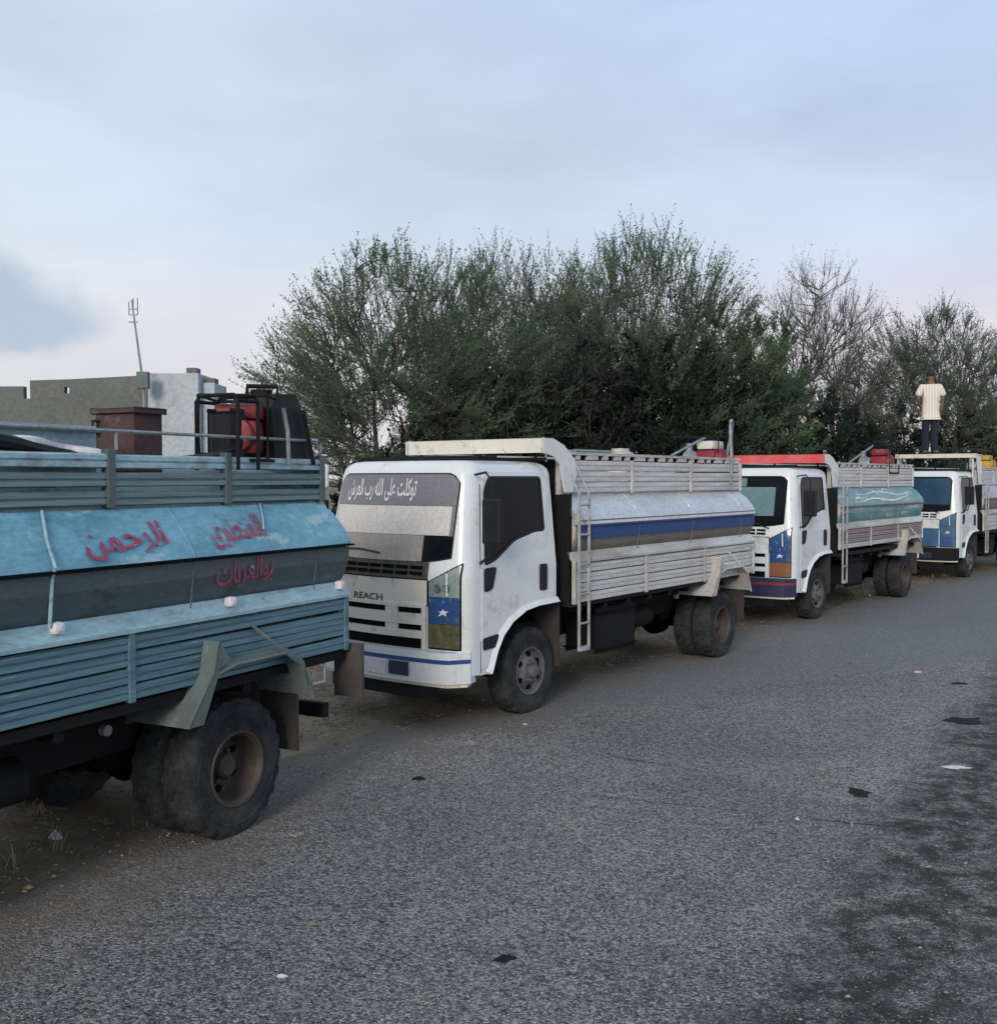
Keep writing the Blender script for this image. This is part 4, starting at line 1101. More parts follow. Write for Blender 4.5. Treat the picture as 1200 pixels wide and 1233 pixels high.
# truck 1 extras: straps, marker lamps, lettering, flap
bh1 = 1.0; WB1 = 3.8
def shoulder(bh, x, t, off=.0, sp=1.3):       # t from 0 (flange) to 1 (top)
    z = 1.712 + (1.985 - 1.712) * t; return Vector((x, bh + .012 - .20 * t ** sp + off, z + off * .6))
for x, top_ in ((-2.42, True), (-1.0, True)):
    pts = [shoulder(bh1, x - .10, 1, .008), shoulder(bh1, x - .03, .5, .008), shoulder(bh1, x, 0, .022)] + [(x, bh1 + .012 - max(0, 1.69 - z) * .10, z) for z in (1.68, 1.60, 1.50, 1.44)]
    MB().tube(pts, .009, 6).build('tank_strap', M['ledge_blue'], tank1)
MB().tube([shoulder(bh1, -4.12, 1, .008), shoulder(bh1, -4.06, .7, .008), shoulder(bh1, -4.0, .45, .008)], .007, 6).build('tank_strap', M['ledge_blue'], tank1)
for x in (-2.46, -3.66, -4.72, -1.5):
    MB().box(x - .03, x + .03, bh1 - .04, bh1 + .02, 1.405, 1.465, .02).build('marker_lamp', M['letter_white'], t1)
def sh_text(xc, tc, slant=0):
    return lambda u, v: shoulder(bh1, xc - u, tc + v / .34 , .009)
lettering('tank_lettering', arabic('المنطوى'), M['letter_red'], tank1, sh_text(-3.77, .46), .47, .22, .008, .01)
lettering('tank_lettering', arabic('الرحمن'), M['letter_red'], tank1, sh_text(-2.92, .42), .56, .21, .008, .012)
lettering('tank_lettering', arabic('بوالعربات'), M['letter_red'], tank1, lambda u, v: Vector((-3.77 - u, bh1 + .016 - max(0, .06 - v) * .10, 1.60 + v)), .48, .17, .008, .01)
MB().box(-4.83, -4.85, bh1 - .14, bh1 + .09, .66, 1.03, .004).build('tail_flap', M['panelflap'], t1)
MB().box(-1.2, -3.0, .35, .62, 2.12, 2.40, .03).build('tank_cover', M['tanktop'], tank1)
m = MB().tube([(-4.50, .93, .88), (-4.50, .93, .80), (-4.62, .93, .80), (-4.62, .93, .93)], .010, 6); m.build('rope_hook', M['letter_white'], t1)

# truck 3: white flourishes on its tank
for (x0, x1, t0, t1_, w) in ((-1.2, -3.8, .25, .35, .05), (-1.5, -4.2, .70, .62, .035), (-1.1, -1.5, .15, .75, .05), (-2.6, -3.2, .9, .75, .03)):
    m = MB(); n = 10; vs = []
    for i in range(n + 1):
        a = i / n; x = x0 + (x1 - x0) * a; t = t0 + (t1_ - t0) * a + .10 * math.sin(a * 9 + x0); ww = w * (.3 + math.sin(a * math.pi)) * .9
        t = min(.95, max(.06, t))
        vs += [shoulder(.96, x, max(.02, t - ww), .006, 1.8), shoulder(.96, x, min(.98, t + ww), .006, 1.8)]
    m.add(vs, [(2 * i, 2 * i + 1, 2 * i + 3, 2 * i + 2) for i in range(n)])
    m.build('painted_flourish', M['letter_white'], tank3)

# ------------------------------------------------------------------ pumps and loose gear on the tanks
def pump(base, rz, label, body, top, sc=1.0, hose=True):
    T = empty('water_pump', base, rz); T.scale = (sc, sc, sc)
    tag(T, label, 'pump', 'motor pumps standing on the tanks')
    m = MB().box(-.13, .13, -.10, .12, .06, .26, .03); m.build('engine_block', M[body], T, True)
    m = MB().box(-.14, .14, -.09, .11, .265, .36, .035); m.build('petrol_tank', M[top], T, True)
    m = MB().lathe([(.12, .11), (.17, .10), (.175, .03), (.175, .001)], 20, 'y', (0, 0, .17)); m.build('recoil_starter', M[body], T, True)
    m = MB().lathe([(-.12, .09), (-.20, .12), (-.27, .12), (-.30, .06), (-.30, .001)], 20, 'y', (0, 0, .14)); m.cyl((0, -.24, .2), (0, -.24, .34), .035, 12); m.build('pump_housing', M['bars'], T, True)
    m = MB()
    for s in (1, -1): m.tube([(s * .20, -.30, .02), (s * .20, -.30, .40), (s * .20, .2, .40), (s * .20, .2, .02), (s * .20, -.30, .02)], .012, 6)
    for y in (-.3, .2): m.tube([(-.2, y, .02), (.2, y, .02)], .012, 6); m.tube([(-.2, y, .40), (.2, y, .40)], .012, 6)
    m.build('tube_frame', M['black'], T)
    return T
f1, f2, f3, f4 = frame(P1, A1), frame(P2, A2), frame(P3, A3), frame(P4, A4)
rzt = lambda A: math.atan2(-math.cos(A), -math.sin(A))
def bar_stand(f, k, y, z0, z1, rz):
    pass
pump(f1(4.16, .63, 2.24), rzt(A1) - R(60), 'red motor pump in a black tube frame at the back of the near blue truck', 'red', 'red', 1.05)
pump(f2(4.22, .52, 2.20), rzt(A2), 'red motor pump with a pale top at the back of the striped white truck', 'red', 'cream', 1.15)
pump(f3(3.45, .55, 2.22), rzt(A3), 'small red motor pump behind the truck with the red roof board', 'red', 'red', 1.25)
pump(f4(2.2, .5, 2.22), rzt(A4), 'yellow motor pump on the farthest truck at the right edge', 'yellow', 'yellow', 1.3)

# big black frame and slanted black cover beside the red pump on truck 1
def local_thing(name, P, A, label, cat, group=None):
    T = empty(name, (P[0], P[1], 0), rzt(A)); return tag(T, label, cat, group)
T = local_thing('tube_rack', P1, A1, 'black tube rack standing left of the red pump on the near truck', 'rack')
m = MB()
for x in (-3.88, -4.06):
    m.tube([(x, .53, 2.2), (x, .53, 2.62), (x, .56, 2.655), (x, .83, 2.655), (x, .86, 2.62), (x, .86, 2.2)], .013, 6)
for y, z in ((.53, 2.62), (.86, 2.62), (.53, 2.3)): m.tube([(-3.88, y, z), (-4.06, y, z)], .012, 6)
m.build('tube_frame', M['black'], T)
MB().box(-3.94, -4.03, .58, .76, 2.24, 2.56, .02).build('battery_case', M['plastic'], T)
T = local_thing('slanted_tank', P1, A1, 'black slanted plastic tank with a top handle at the rear of the near truck', 'tank')
m = MB(); 
m.prism([(-4.30, 2.22), (-4.26, 2.60), (-4.30, 2.69), (-4.50, 2.70), (-4.56, 2.62), (-4.68, 2.22)], .46, .80, 'y'); m.build('tank_body', M['plastic'], T)
m = MB().tube([(-4.32, .55, 2.69), (-4.32, .55, 2.75), (-4.44, .70, 2.75), (-4.44, .70, 2.69)], .016, 8); m.build('handle', M['black'], T)
MB().tube([(-4.34, .83, 2.60), (-4.37, .84, 2.45), (-4.38, .84, 2.24)], .014, 8).build('pipe', M['bars'], T)
MB().tube([(-4.54, .83, 2.60), (-4.64, .84, 2.24)], .014, 8).build('pipe', M['black'], T)
m = MB().lathe([(2.69, .07), (2.73, .07), (2.735, .001)], 16, 'z', (-4.40, .6, 0)); m.build('cap', M['black'], T)
T = local_thing('metal_box', P1, A1, 'rusty dark red steel box on top of the near blue truck', 'box')
MB().box(-3.32, -3.52, .30, .60, 2.19, 2.52, .006).build('box_body', M['rust'], T)
MB().box(-3.30, -3.54, .275, .62, 2.523, 2.55, .005).build('box_lid', M['rust'], T)
MB().tube([(-3.31, .32, 2.48), (-3.27, .32, 2.48), (-3.27, .32, 2.41), (-3.31, .32, 2.41)], .012, 6).build('latch', M['rust'], T)
# hoses
def hose_thing(name, pts, r, mat, label, cat, group=None):
    P = catmull([pts[0]] + list(pts) + [pts[-1]], 8)
    o = MB().tube([tuple(p) for p in P] + [tuple(pts[-1])], r, 8).build(name, mat, None, True)
    return tag(o, label, cat, group)
hose_thing('hose', [f1(2.2, .55, 2.30), f1(2.5, .72, 2.33), f1(2.8, .62, 2.30), f1(3.0, .70, 2.27), f1(3.1, .5, 2.24)], .032, M['letter_white'], 'pale hose coiled on the tank beside the rusty box', 'hose')
hose_thing('hose', [f1(1.6, .62, 2.28), f1(2.2, .74, 2.34), f1(2.7, .70, 2.27), f1(3.0, .58, 2.25)], .04, M['plastic'], 'thick black hose lying along the near truck at the left edge', 'hose')
hose_thing('hose', [f1(3.72, .45, 2.25), f1(3.9, .72, 2.30), f1(4.05, .74, 2.40), f1(4.15, .70, 2.52)], .026, M['plastic'], 'black hose leading up to the red pump on the near truck', 'hose')
hose_thing('hose', [f2(4.15, .84, 2.02), f2(4.13, .86, 2.35), f2(4.13, .84, 2.75), f2(4.20, .82, 2.86), f2(4.30, .78, 2.75), f2(4.32, .7, 2.4)], .020, M['bars'], 'grey hose looping up above the pump of the striped white truck', 'hose')
o = MB().tube([f2(3.45, .4, 2.42), f2(4.15, .5, 2.66)], .016, 6).build('metal_rod', M['bars']); tag(o, 'thin grey rod leaning against the pump of the striped white truck', 'rod')
o = MB().tube([f3(2.35, .4, 2.42), f3(3.2, .5, 2.72)], .018, 6).build('metal_rod', M['bars']); tag(o, 'thin grey rod leaning against the small red pump', 'rod')
T = empty('pipe_rack', (0, 0, 0)); tag(T, 'low grey pipe rack on top of the striped white truck', 'rack')
m = MB()
m.tube([f2(1.5, .3, 2.44), f2(2.6, .3, 2.44)], .02, 6); m.tube([f2(1.5, -.1, 2.44), f2(2.6, -.1, 2.44)], .02, 6); m.build('rail', M['bars'], T)
for k in (1.55, 2.05, 2.55): MB().tube([f2(k, .3, 2.16), f2(k, .3, 2.44), f2(k, -.1, 2.44), f2(k, -.1, 2.16)], .016, 6).build('hoop', M['bars'], T)
o = MB().lathe([(0, .14), (.02, .16), (.26, .15), (.28, .10), (.31, .10), (.315, .001)], 20, 'z', tuple(f2(2.35, .35, 2.17))).build('plastic_can', M['alu'], None, True)
tag(o, 'small grey can standing by the pipe rack on the striped white truck', 'can')
o = MB().tube([f2(.0, -.5, 2.34), f2(-.25, .60, 2.345)], .016, 6).build('pole', M['black']); tag(o, 'black pole lying on the roof of the striped white truck', 'pole')
T = None

# ------------------------------------------------------------------ buildings far left
T = empty('house', (-14, 30, 0)); tag(T, 'grey green rendered house with a notched parapet beyond the blue truck', 'house')
MB().box(-9, 3.92, 0, 8, 0, 4.30).build('wall', M['concrete'], T)
def para(x0, x1, z0, za, zb): MB().prism([(x0, z0), (x1, z0), (x1, zb), (x0, za)], 0, .22, 'y').build('parapet', M['concrete'], T)
para(-9, .32, 4.3, 4.78, 4.80); para(.32, .51, 4.3, 4.45, 4.45); para(.51, 1.50, 4.3, 4.97, 5.0); para(1.50, 1.64, 4.3, 4.60, 4.60); para(1.50, 1.64, 4.78, 5.0, 5.003); para(1.64, 3.92, 4.3, 5.003, 5.12)
MB().box(-9, 3.92, 7.78, 8, 4.3, 4.44).build('parapet', M['concrete'], T)
for x in (-6.5, -3.5, 1.5):
    w = MB().box(x, x + 1.1, -.03, .02, 1.5, 2.8).build('window', M['glass'], T)
    m = MB(); m.box(x - .08, x + 1.18, -.06, .0, 1.40, 1.5); m.box(x + .53, x + .57, -.05, -.03, 1.5, 2.8); m.build('window_frame', M['whitewash'], w)
T = empty('building', (-9.2, 29, 0)); tag(T, 'pale blue whitewashed block with small vents beside the grey house', 'building')
MB().box(-.56, .85, 0, 1.8, 0, 5.08, .03).build('wall', M['whitewash'], T)
MB().box(.85, 1.22, .3, 1.6, 0, 4.84, .03).build('side_wall', M['whitewash'], T)
MB().box(.48, .78, .1, .5, 5.08, 5.24, .02).build('vent', M['concrete'], T)
MB().box(.92, 1.20, .4, .8, 4.84, 4.98, .02).build('vent', M['concrete'], T)
T = empty('antenna_mast', (-9.62, 28.4, 0)); tag(T, 'thin leaning antenna mast rising over the house roof', 'antenna')
m = MB().tube([(0, 0, 0), (-.05, 0, 4.6), (-.35, 0, 7.0)], [.05, .04, .022], 8); m.build('mast', M['bars'], T)
m = MB()
for z, w in ((6.75, .13), (6.6, .10), (6.4, .12)): m.box(-.31 - w, -.31 + w, -.02, .02, z - .018, z + .018)
for dx in (-.43, -.31, -.19): m.tube([(dx, 0, 6.6), (dx, 0, 6.95 + .1 * (dx > -.4))], .014, 6)
m.build('aerial', M['bars'], T)
MB().box(-.22, .10, -.1, .1, 4.6, 5.05, .02).build('mast_box', M['mudgreen'], T)

# ------------------------------------------------------------------ trees
def unit(v): return v / np.maximum(np.linalg.norm(v, axis=-1, keepdims=True), 1e-9)

def tubes_np(segs, n=4):
    """segs: list of (points (k,3), radii (k,)) -> verts, quads"""
    V = []; F = []; off = 0
    for pts, rad in segs:
        k = len(pts); d = np.gradient(pts, axis=0); d = unit(d)
        a = np.array([0.0, 0, 1]) if abs(d[0][2]) < .9 else np.array([1.0, 0, 0])
        u = unit(np.cross(d, a)); w = np.cross(d, u)
        t = np.arange(n) * 2 * np.pi / n
        ring = pts[:, None] + (u[:, None] * np.cos(t)[None, :, None] + w[:, None] * np.sin(t)[None, :, None]) * rad[:, None, None]
        V.append(ring.reshape(-1, 3))
        i = np.arange(k - 1)[:, None] * n; j = np.arange(n)[None]
        q = np.stack([i + j, i + (j + 1) % n, i + n + (j + 1) % n, i + n + j], -1).reshape(-1, 4) + off
        F.append(q); off += k * n
    return np.concatenate(V), np.concatenate(F)

def bez(a, b, c, k):
    t = np.linspace(0, 1, k)[:, None]; return a * (1 - t) ** 2 + 2 * b * t * (1 - t) + c * t ** 2

def tree(x, y, H, Rx, seed, label, leaf='leaf', base_h=.28, ntips=150, twigs=13, leaves=16, lsize=(.05, .010), name='acacia_tree', cat='tree',
         group='trees behind the parked trucks', spread=1.0, stems=5, twl=(.35, .85), up=.55, zlow=.32, trunk_r=.10, off=(0, 0)):
    r = np.random.default_rng(seed)
    T = empty(name, (x, y, 0)); tag(T, label, cat, group)
    fork = np.array([0, 0, H * base_h * .35])
    segs0 = []; limbs = []
    for i in range(stems):
        th = 2 * np.pi * (i + r.uniform(-.3, .3)) / stems
        rr = Rx * r.uniform(.25, .5); end = np.array([np.cos(th) * rr + off[0] * .4, np.sin(th) * rr + off[1] * .4, H * r.uniform(.42, .58)])
        mid = np.array([np.cos(th) * rr * .6, np.sin(th) * rr * .6, H * base_h * .7])
        st = np.array([r.uniform(-.15, .15), r.uniform(-.15, .15), 0])
        p = bez(st, mid, end, 9); p[1:-1] += r.normal(0, .05, (7, 3))
        segs0.append((p, np.linspace(trunk_r, trunk_r * .32, 9))); limbs.append(p)
    def warp(u):
        az = math.atan2(u[1], u[0])
        return 1 + .09 * math.sin(seed + 3 * az) * .6 + .03 * math.sin(2.1 * seed + 7 * az + 4 * u[2]) + .02 * math.sin(seed * 3.7 + 13 * az - 6 * u[2])
    ctr = np.array([off[0] * .6, off[1] * .6, H * zlow])
    # secondary limbs to points inside the crown dome
    sec = []
    for i in range(stems * 13):
        u = unit(r.normal(0, 1, 3)); u[2] = abs(u[2]) if r.random() < .8 else -abs(u[2]) * .4
        q = r.uniform(.40, .86) * warp(u)
        tgt = ctr + np.array([u[0] * Rx * q + off[0] * .4, u[1] * Rx * q + off[1] * .4, H * (1 - zlow) * q * u[2]])
        best = min(((np.linalg.norm(l_[k] - tgt), li, k) for li, l_ in enumerate(limbs) for k in range(3, 9)), key=lambda q_: q_[0] + r.uniform(0, .3))
        s = limbs[best[1]][best[2]]
        mid = (s + tgt) / 2 + np.array([0, 0, .12 * np.linalg.norm(tgt - s)]) + r.normal(0, .12, 3)
        p = bez(s, mid, tgt, 8); p[1:-1] += r.normal(0, .03, (6, 3)); sec.append(p)
        segs0.append((p, np.linspace(trunk_r * .22, trunk_r * .07, 8)))
    allp = np.concatenate(sec + [l_[4:] for l_ in limbs])
    # fine branches to points spread through the crown
    segs1 = []; tw = []
    for i in range(ntips):
        u = unit(r.normal(0, 1, 3)); u[2] = abs(u[2]) if r.random() < .8 else -abs(u[2]) * .4
        sh = (.25 + .68 * r.random() ** .6) * warp(u)
        tip = ctr + np.array([u[0] * Rx * sh + off[0] * .4, u[1] * Rx * sh + off[1] * .4, H * (1 - zlow) * u[2] * sh])
        d = np.linalg.norm(allp - tip, axis=1) + r.uniform(0, .35, len(allp)) + (allp[:, 2] > tip[2] - .1) * .6
        s = allp[np.argmin(d)]
        ctrl = s + (tip - s) * .5 + np.array([0, 0, .05 * np.linalg.norm(tip - s)]) + r.normal(0, .06, 3)
        p = bez(s, ctrl, tip, 6); segs1.append((p, np.linspace(.013, .004, 6)))
        tw.append(p)
    tw = np.array(tw)                                       # (n,6,3)
    n = len(tw) * twigs
    bi = np.repeat(np.arange(len(tw)), twigs); t = r.uniform(.45, 1, n) ** .7 * 4.999; k = t.astype(int); fr = (t - k)[:, None]
    S = tw[bi, k] * (1 - fr) + tw[bi, k + 1] * fr
    D = unit(tw[bi, 5] - tw[bi, 2]); C0 = np.array([off[0] * .5, off[1] * .5, H * zlow * .8])
    outw = unit(S - C0)
    D = unit(D * .22 + outw * 1.0 + np.array([0, 0, up * .12]) + r.normal(0, .34 * spread, (n, 3)))
    Lt = r.uniform(*twl, n)
    env = np.array([Rx, Rx, H * (1 - zlow)]); lim = r.uniform(.93, 1.06, n) * np.array([warp(unit(q_)) for q_ in (S - ctr)])
    for f_ in (.75, .75, .75, .75):
        over = np.linalg.norm((S + D * Lt[:, None] - ctr) / env, axis=1) > lim
        Lt = np.where(over, Lt * f_, Lt)
    E = S + D * Lt[:, None] + np.array([0, 0, 1]) * (r.uniform(-.06, .06, n) * Lt)[:, None]
    # twigs as thin three-sided spikes
    a = unit(np.cross(D, np.array([0, 0, 1.0]) + r.normal(0, .1, (n, 3)))); b = np.cross(D, a); w = .0045
    V = np.stack([S + a * w, S - a * w * .5 + b * w, S - a * w * .5 - b * w, E], 1).reshape(-1, 3)
    o = np.arange(n) * 4
    Ft = np.concatenate([np.stack([o, o + 1, o + 3], 1), np.stack([o + 1, o + 2, o + 3], 1), np.stack([o + 2, o, o + 3], 1)])
    V0, F0_ = tubes_np(segs0, 7)
    big_mesh('trunk', V0, F0_, M['bark'], T, True)
    V1, F1 = tubes_np(segs1, 4)
    big_mesh('branches', V1, F1, M['bark'], T)['kind'] = 'stuff'
    big_mesh('twigs', V, Ft, M['twig'], T)['kind'] = 'stuff'
    if leaves:
        m_ = n * leaves
        li = np.repeat(np.arange(n), leaves); q = r.uniform(.08, 1.02, m_)[:, None]
        B = S[li] * (1 - q) + E[li] * q
        ld = unit(D[li] * 1.0 + r.normal(0, .75, (m_, 3)))
        sd = unit(np.cross(ld, r.normal(0, 1, (m_, 3))))
        L_ = (lsize[0] * r.uniform(.6, 1.4, m_))[:, None]; W_ = (lsize[1] * r.uniform(.7, 1.3, m_))[:, None]
        V = np.stack([B, B + ld * L_ * .5 + sd * W_, B + ld * L_, B + ld * L_ * .5 - sd * W_], 1).reshape(-1, 3)
        cr = big_mesh('crown', V, np.arange(m_ * 4).reshape(-1, 4), M[leaf], T)
        cr['kind'] = 'stuff'
    return T

X = lambda px, Z: (px - 600) / 1250 * Z
A_ = dict(twl=(.40, .95), lsize=(.048, .0085), trunk_r=.08)
tree(X(487, 19), 19, 6.4, 3.25, 1, 'spreading feathery acacia tree at the left end of the row, above the striped truck cab', ntips=900, twigs=7, leaves=22, zlow=.46, stems=7, spread=.9, **A_)
tree(X(615, 21.5), 21.5, 7.1, 2.5, 2, 'grey green open acacia tree with sky showing through, second from the left', leaf='leaf_grey', ntips=640, twigs=7, leaves=20, stems=6, zlow=.44, **A_)
tree(X(782, 21.5), 21.5, 7.45, 2.95, 3, 'tallest acacia tree in the middle of the row with a broad rounded crown', leaf='leaf', ntips=900, twigs=7, leaves=22, up=2, stems=7, zlow=.44, **A_)
tree(X(700, 24), 24, 7.4, 2.1, 9, 'slim acacia tree just left of the tallest one', leaf='leaf', ntips=330, twigs=7, leaves=18, up=1, stems=5, zlow=.44, **A_)
tree(X(892, 21), 21, 6.0, 1.8, 4, 'rounded bright green tree right of the tallest acacia', ntips=380, twigs=9, leaves=24, twl=(.2, .45), leaf='leaf', lsize=(.055, .013))
tree(X(985, 27), 27, 8.0, 2.4, 5, 'nearly bare thorn tree showing its branches above the red roof board', leaf='leaf_grey', ntips=640, twigs=8, leaves=5, up=.6, stems=6, zlow=.44, **A_)
tree(X(1120, 31), 31, 7.5, 3.0, 6, 'dusky acacia tree behind the standing man', leaf='leaf_grey', ntips=700, twigs=8, leaves=24, zlow=.44, **A_)
tree(X(1235, 34), 34, 7.2, 2.9, 8, 'acacia tree at the right edge of the picture', leaf='leaf_grey', ntips=420, twigs=8, leaves=22, zlow=.44, **A_)
# dense undergrowth
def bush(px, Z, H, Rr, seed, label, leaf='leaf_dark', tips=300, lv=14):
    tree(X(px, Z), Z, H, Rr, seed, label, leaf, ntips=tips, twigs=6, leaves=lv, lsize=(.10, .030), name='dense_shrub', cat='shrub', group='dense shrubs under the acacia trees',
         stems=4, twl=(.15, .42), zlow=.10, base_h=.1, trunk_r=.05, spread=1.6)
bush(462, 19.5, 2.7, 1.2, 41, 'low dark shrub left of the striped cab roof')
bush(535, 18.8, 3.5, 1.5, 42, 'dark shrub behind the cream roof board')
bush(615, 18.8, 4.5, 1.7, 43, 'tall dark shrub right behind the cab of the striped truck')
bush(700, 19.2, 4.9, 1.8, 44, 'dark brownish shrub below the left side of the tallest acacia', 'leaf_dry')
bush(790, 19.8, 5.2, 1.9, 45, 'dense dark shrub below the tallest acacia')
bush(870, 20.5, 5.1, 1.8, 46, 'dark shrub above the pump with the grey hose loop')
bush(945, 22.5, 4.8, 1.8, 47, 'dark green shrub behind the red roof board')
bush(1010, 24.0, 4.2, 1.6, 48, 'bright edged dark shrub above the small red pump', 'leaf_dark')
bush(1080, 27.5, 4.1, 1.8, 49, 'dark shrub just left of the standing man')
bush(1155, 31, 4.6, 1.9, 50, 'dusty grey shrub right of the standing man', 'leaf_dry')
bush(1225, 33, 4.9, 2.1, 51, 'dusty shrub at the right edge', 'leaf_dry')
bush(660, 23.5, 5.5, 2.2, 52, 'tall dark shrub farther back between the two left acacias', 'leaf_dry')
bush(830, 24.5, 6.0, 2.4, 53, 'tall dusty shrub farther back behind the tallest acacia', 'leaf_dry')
bush(560, 24, 4.6, 2.2, 54, 'farther dark shrub behind the left acacia')

# ------------------------------------------------------------------ the man on the farthest truck
def skin_mesh(name, joints, bones, mat, parent, sub=2):
    me = bpy.data.meshes.new(name); me.from_pydata([j[0] for j in joints], bones, []); me.materials.append(mat)
    o = link(bpy.data.objects.new(name, me), parent)
    sk = o.modifiers.new('skin', 'SKIN'); sk.use_smooth_shade = True
    for v, j in zip(me.skin_vertices[0].data, joints):
        r_ = j[1]; v.radius = r_ if isinstance(r_, tuple) else (r_, r_); v.use_root = False
    me.skin_vertices[0].data[0].use_root = True
    ss = o.modifiers.new('smooth', 'SUBSURF'); ss.levels = sub; ss.render_levels = sub
    return o
mp_ = f4(.42, -.18, 2.68)
pe = empty('person', mp_, R(-8)); tag(pe, 'man in a pale striped shirt and navy trousers standing on the farthest truck', 'person')
# faces +y (away from the camera)
pe.scale = (1.06,) * 3
J = [((0, 0, .98), (.15, .10)), ((0, .0, 1.15), (.135, .095)), ((0, 0, 1.36), (.16, .105)), ((0, -.01, 1.47), (.085, .07)), ((0, 0, 1.53), (.052, .052)), ((0, .01, 1.60), (.072, .082)), ((0, .015, 1.68), (.078, .092)), ((0, .01, 1.75), (.06, .075)),
     ((-.17, 0, 1.43), .058), ((-.27, -.05, 1.20), .043), ((-.20, .10, 1.05), .034), ((-.175, .14, 1.01), .028),
     ((.17, 0, 1.43), .058), ((.24, -.01, 1.20), .043), ((.235, .05, .98), .034), ((.23, .08, .92), .028),
     ((-.09, 0, .90), .085), ((-.087, .048, .50), .055), ((-.09, .0, .12), .042), ((-.10, -.01, .05), (.042, .05)), ((-.12, .12, .03), (.042, .03)),
     ((.09, 0, .90), .085), ((.082, .01, .50), .055), ((.087, -.01, .12), .042), ((.105, -.02, .05), (.042, .05)), ((.11, .12, .03), (.042, .03))]
B = [(0, 1), (1, 2), (2, 3), (3, 4), (4, 5), (5, 6), (6, 7), (2, 8), (8, 9), (9, 10), (10, 11), (2, 12), (12, 13), (13, 14), (14, 15), (0, 16), (16, 17), (17, 18), (18, 19), (19, 20), (0, 21), (21, 22), (22, 23), (23, 24), (24, 25)]
body = skin_mesh('body', J, B, M['skin'], pe)
for s in (-1, 1):
    base = Vector((s * .226, .095, .915)) if s > 0 else Vector((-.165, .155, .995))
    for k, (dx, L_) in enumerate(((-.024, .065), (-.008, .075), (.008, .072), (.024, .058))):
        jj = [((base.x, base.y, base.z + .02), .012), ((base.x + dx, base.y + .01, base.z - .03), .0095), ((base.x + dx, base.y + .022, base.z - .03 - L_ * .5), .0085), ((base.x + dx, base.y + .014 + .022, base.z - .03 - L_), .007)]
        skin_mesh('finger', jj, [(0, 1), (1, 2), (2, 3)], M['skin'], pe, 1)
    jj = [((base.x, base.y, base.z + .02), .012), ((base.x - s * .035, base.y + .03, base.z - .01), .010), ((base.x - s * .045, base.y + .045, base.z - .045), .008)]
    skin_mesh('thumb', jj, [(0, 1), (1, 2)], M['skin'], pe, 1)
JS = [((0, 0, .90), (.19, .135)), ((0, .0, 1.12), (.175, .125)), ((0, 0, 1.33), (.19, .13)), ((0, -.005, 1.45), (.11, .095)), ((-.185, 0, 1.425), .082), ((-.275, -.04, 1.22), .073), ((.185, 0, 1.425), .082), ((.258, -.01, 1.22), .073), ((0, 0, .78), (.19, .135))]
skin_mesh('shirt', JS, [(0, 1), (1, 2), (2, 3), (2, 4), (4, 5), (2, 6), (6, 7), (8, 0)], M['shirt'], pe)
JT = [((0, 0, .90), (.11, .07)), ((-.08, 0, .80), .09), ((-.085, .05, .48), .085), ((-.09, .0, .06), .08), ((.08, 0, .80), .09), ((.08, .01, .48), .085), ((.085, -.01, .06), .08)]
skin_mesh('trousers', JT, [(0, 1), (1, 2), (2, 3), (0, 4), (4, 5), (5, 6)], M['trousers'], pe)
m = MB(); n1, n2 = 8, 16; vs = []
for i in range(n1 + 1):
    ph = -.35 + (math.pi / 2 + .35) * i / n1
    for k in range(n2):
        t = 2 * math.pi * k / n2; q = (1 if math.sin(t) < .3 else .80 + .2 * (ph > .5))
        vs.append((.088 * math.cos(ph) * math.cos(t), -.004 + .104 * math.cos(ph) * math.sin(t) * q, 1.70 + .10 * math.sin(ph)))
m.add(vs, [(i * n2 + k, i * n2 + (k + 1) % n2, (i + 1) * n2 + (k + 1) % n2, (i + 1) * n2 + k) for i in range(n1) for k in range(n2)])
m.build('hair', M['hair'], pe, True)
m = MB().lathe([(-.006, .010), (0, .011), (.006, .001)], 8, 'y', (-.033, .10, 1.675)); m.lathe([(-.006, .010), (0, .011), (.006, .001)], 8, 'y', (.033, .10, 1.675)); m.build('eyes', M['letter_white'], pe)
MB().prism([(.085, 1.66), (.118, 1.635), (.088, 1.63)], -.012, .012, 'x').build('nose', M['skin'], pe)
for s in (-1, 1):
    MB().box(s * .104 - .045, s * .104 + .045, -.10, .18, .0, .05, .018).build('shoe', M['black'], pe)

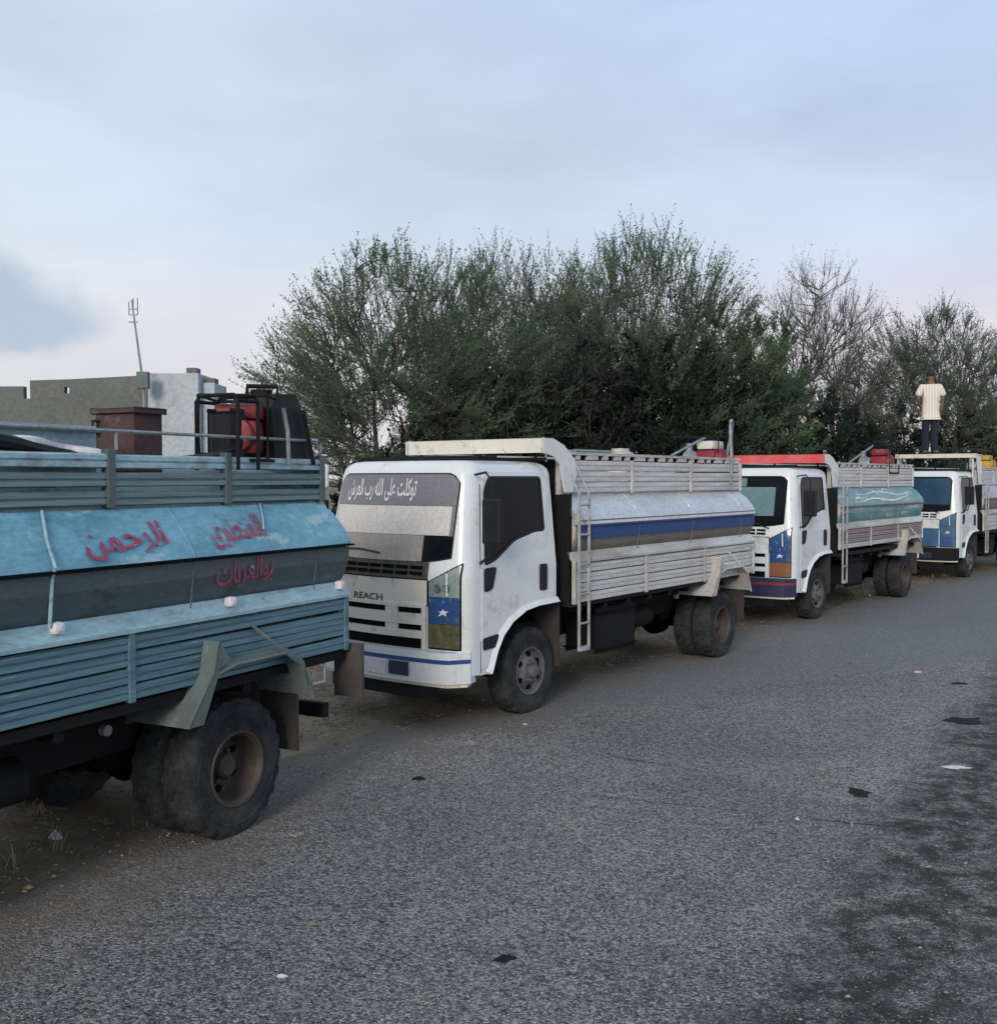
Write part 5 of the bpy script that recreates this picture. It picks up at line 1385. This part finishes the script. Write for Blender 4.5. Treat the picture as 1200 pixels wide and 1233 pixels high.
# ------------------------------------------------------------------ litter on the ground
def gp(px, y): Z = 1250 * 2.15 / (y - 576); return (px - 600) / 1250 * Z, Z
def scrap(name, px, y, w, d, h, mat, label, cat, seed):
    r = random.Random(seed); x, yy = gp(px, y); m = MB(); n = 17
    vs = [(x + math.cos(2 * math.pi * i / n) * w * r.uniform(.45, 1.15), yy + math.sin(2 * math.pi * i / n) * d * r.uniform(.45, 1.15), .012 + r.uniform(0, .3) * h) for i in range(n)]
    vs += [(x + r.uniform(-.2, .2) * w, yy + r.uniform(-.2, .2) * d, .014 + h)]
    vs += [(v[0], v[1], .010) for v in vs[:n]]
    m.add(vs, [(i, (i + 1) % n, n) for i in range(n)] + [(i, (i + 1) % n, n + 1 + (i + 1) % n, n + 1 + i) for i in range(n)] + [tuple(range(n + 1, 2 * n + 1))])
    o = m.build(name, mat); return tag(o, label, cat)
scrap('plastic_sheet', 1153, 929, .14, .05, .012, M['litter_white'], 'flat white plastic scrap on the dark right side of the road', 'litter', 1)
scrap('tar_lump', 1037, 960, .085, .11, .02, M['black'], 'black tar lump in the middle of the right road half', 'tar lump', 2)
scrap('rubber_scrap', 503, 943, .06, .04, .02, M['black'], 'small black rubber scrap right of the near rear wheel', 'rubber scrap', 3)
scrap('tar_lump', 1168, 872, .20, .16, .018, M['black'], 'wide dark tar patch near the right edge of the road', 'tar lump', 4)
scrap('rubber_scrap', 608, 1167, .05, .03, .02, M['black'], 'thin dark rubber scrap at the bottom middle of the road', 'rubber scrap', 5)
scrap('paper_scrap', 335, 1188, .028, .016, .01, M['litter_white'], 'tiny white paper scrap low on the left of the road', 'litter', 6)
scrap('stone', 62, 1016, .045, .04, .05, M['litter_white'], 'pale stone on the verge left of the near wheel', 'stone', 7)
scrap('paper_scrap', 963, 993, .016, .02, .012, M['litter_white'], 'tiny white scrap left of the black tar lump', 'litter', 8)
scrap('paper_scrap', 1108, 812, .05, .04, .01, M['litter_white'], 'small pale scrap on the far part of the road', 'litter', 9)
scrap('rubber_scrap', 1158, 826, .09, .07, .015, M['black'], 'dark rubber scrap on the far right of the road', 'rubber scrap', 10)
scrap('paper_scrap', 632, 876, .022, .02, .01, M['litter_white'], 'tiny white scrap beside the front wheel of the striped truck', 'litter', 11)
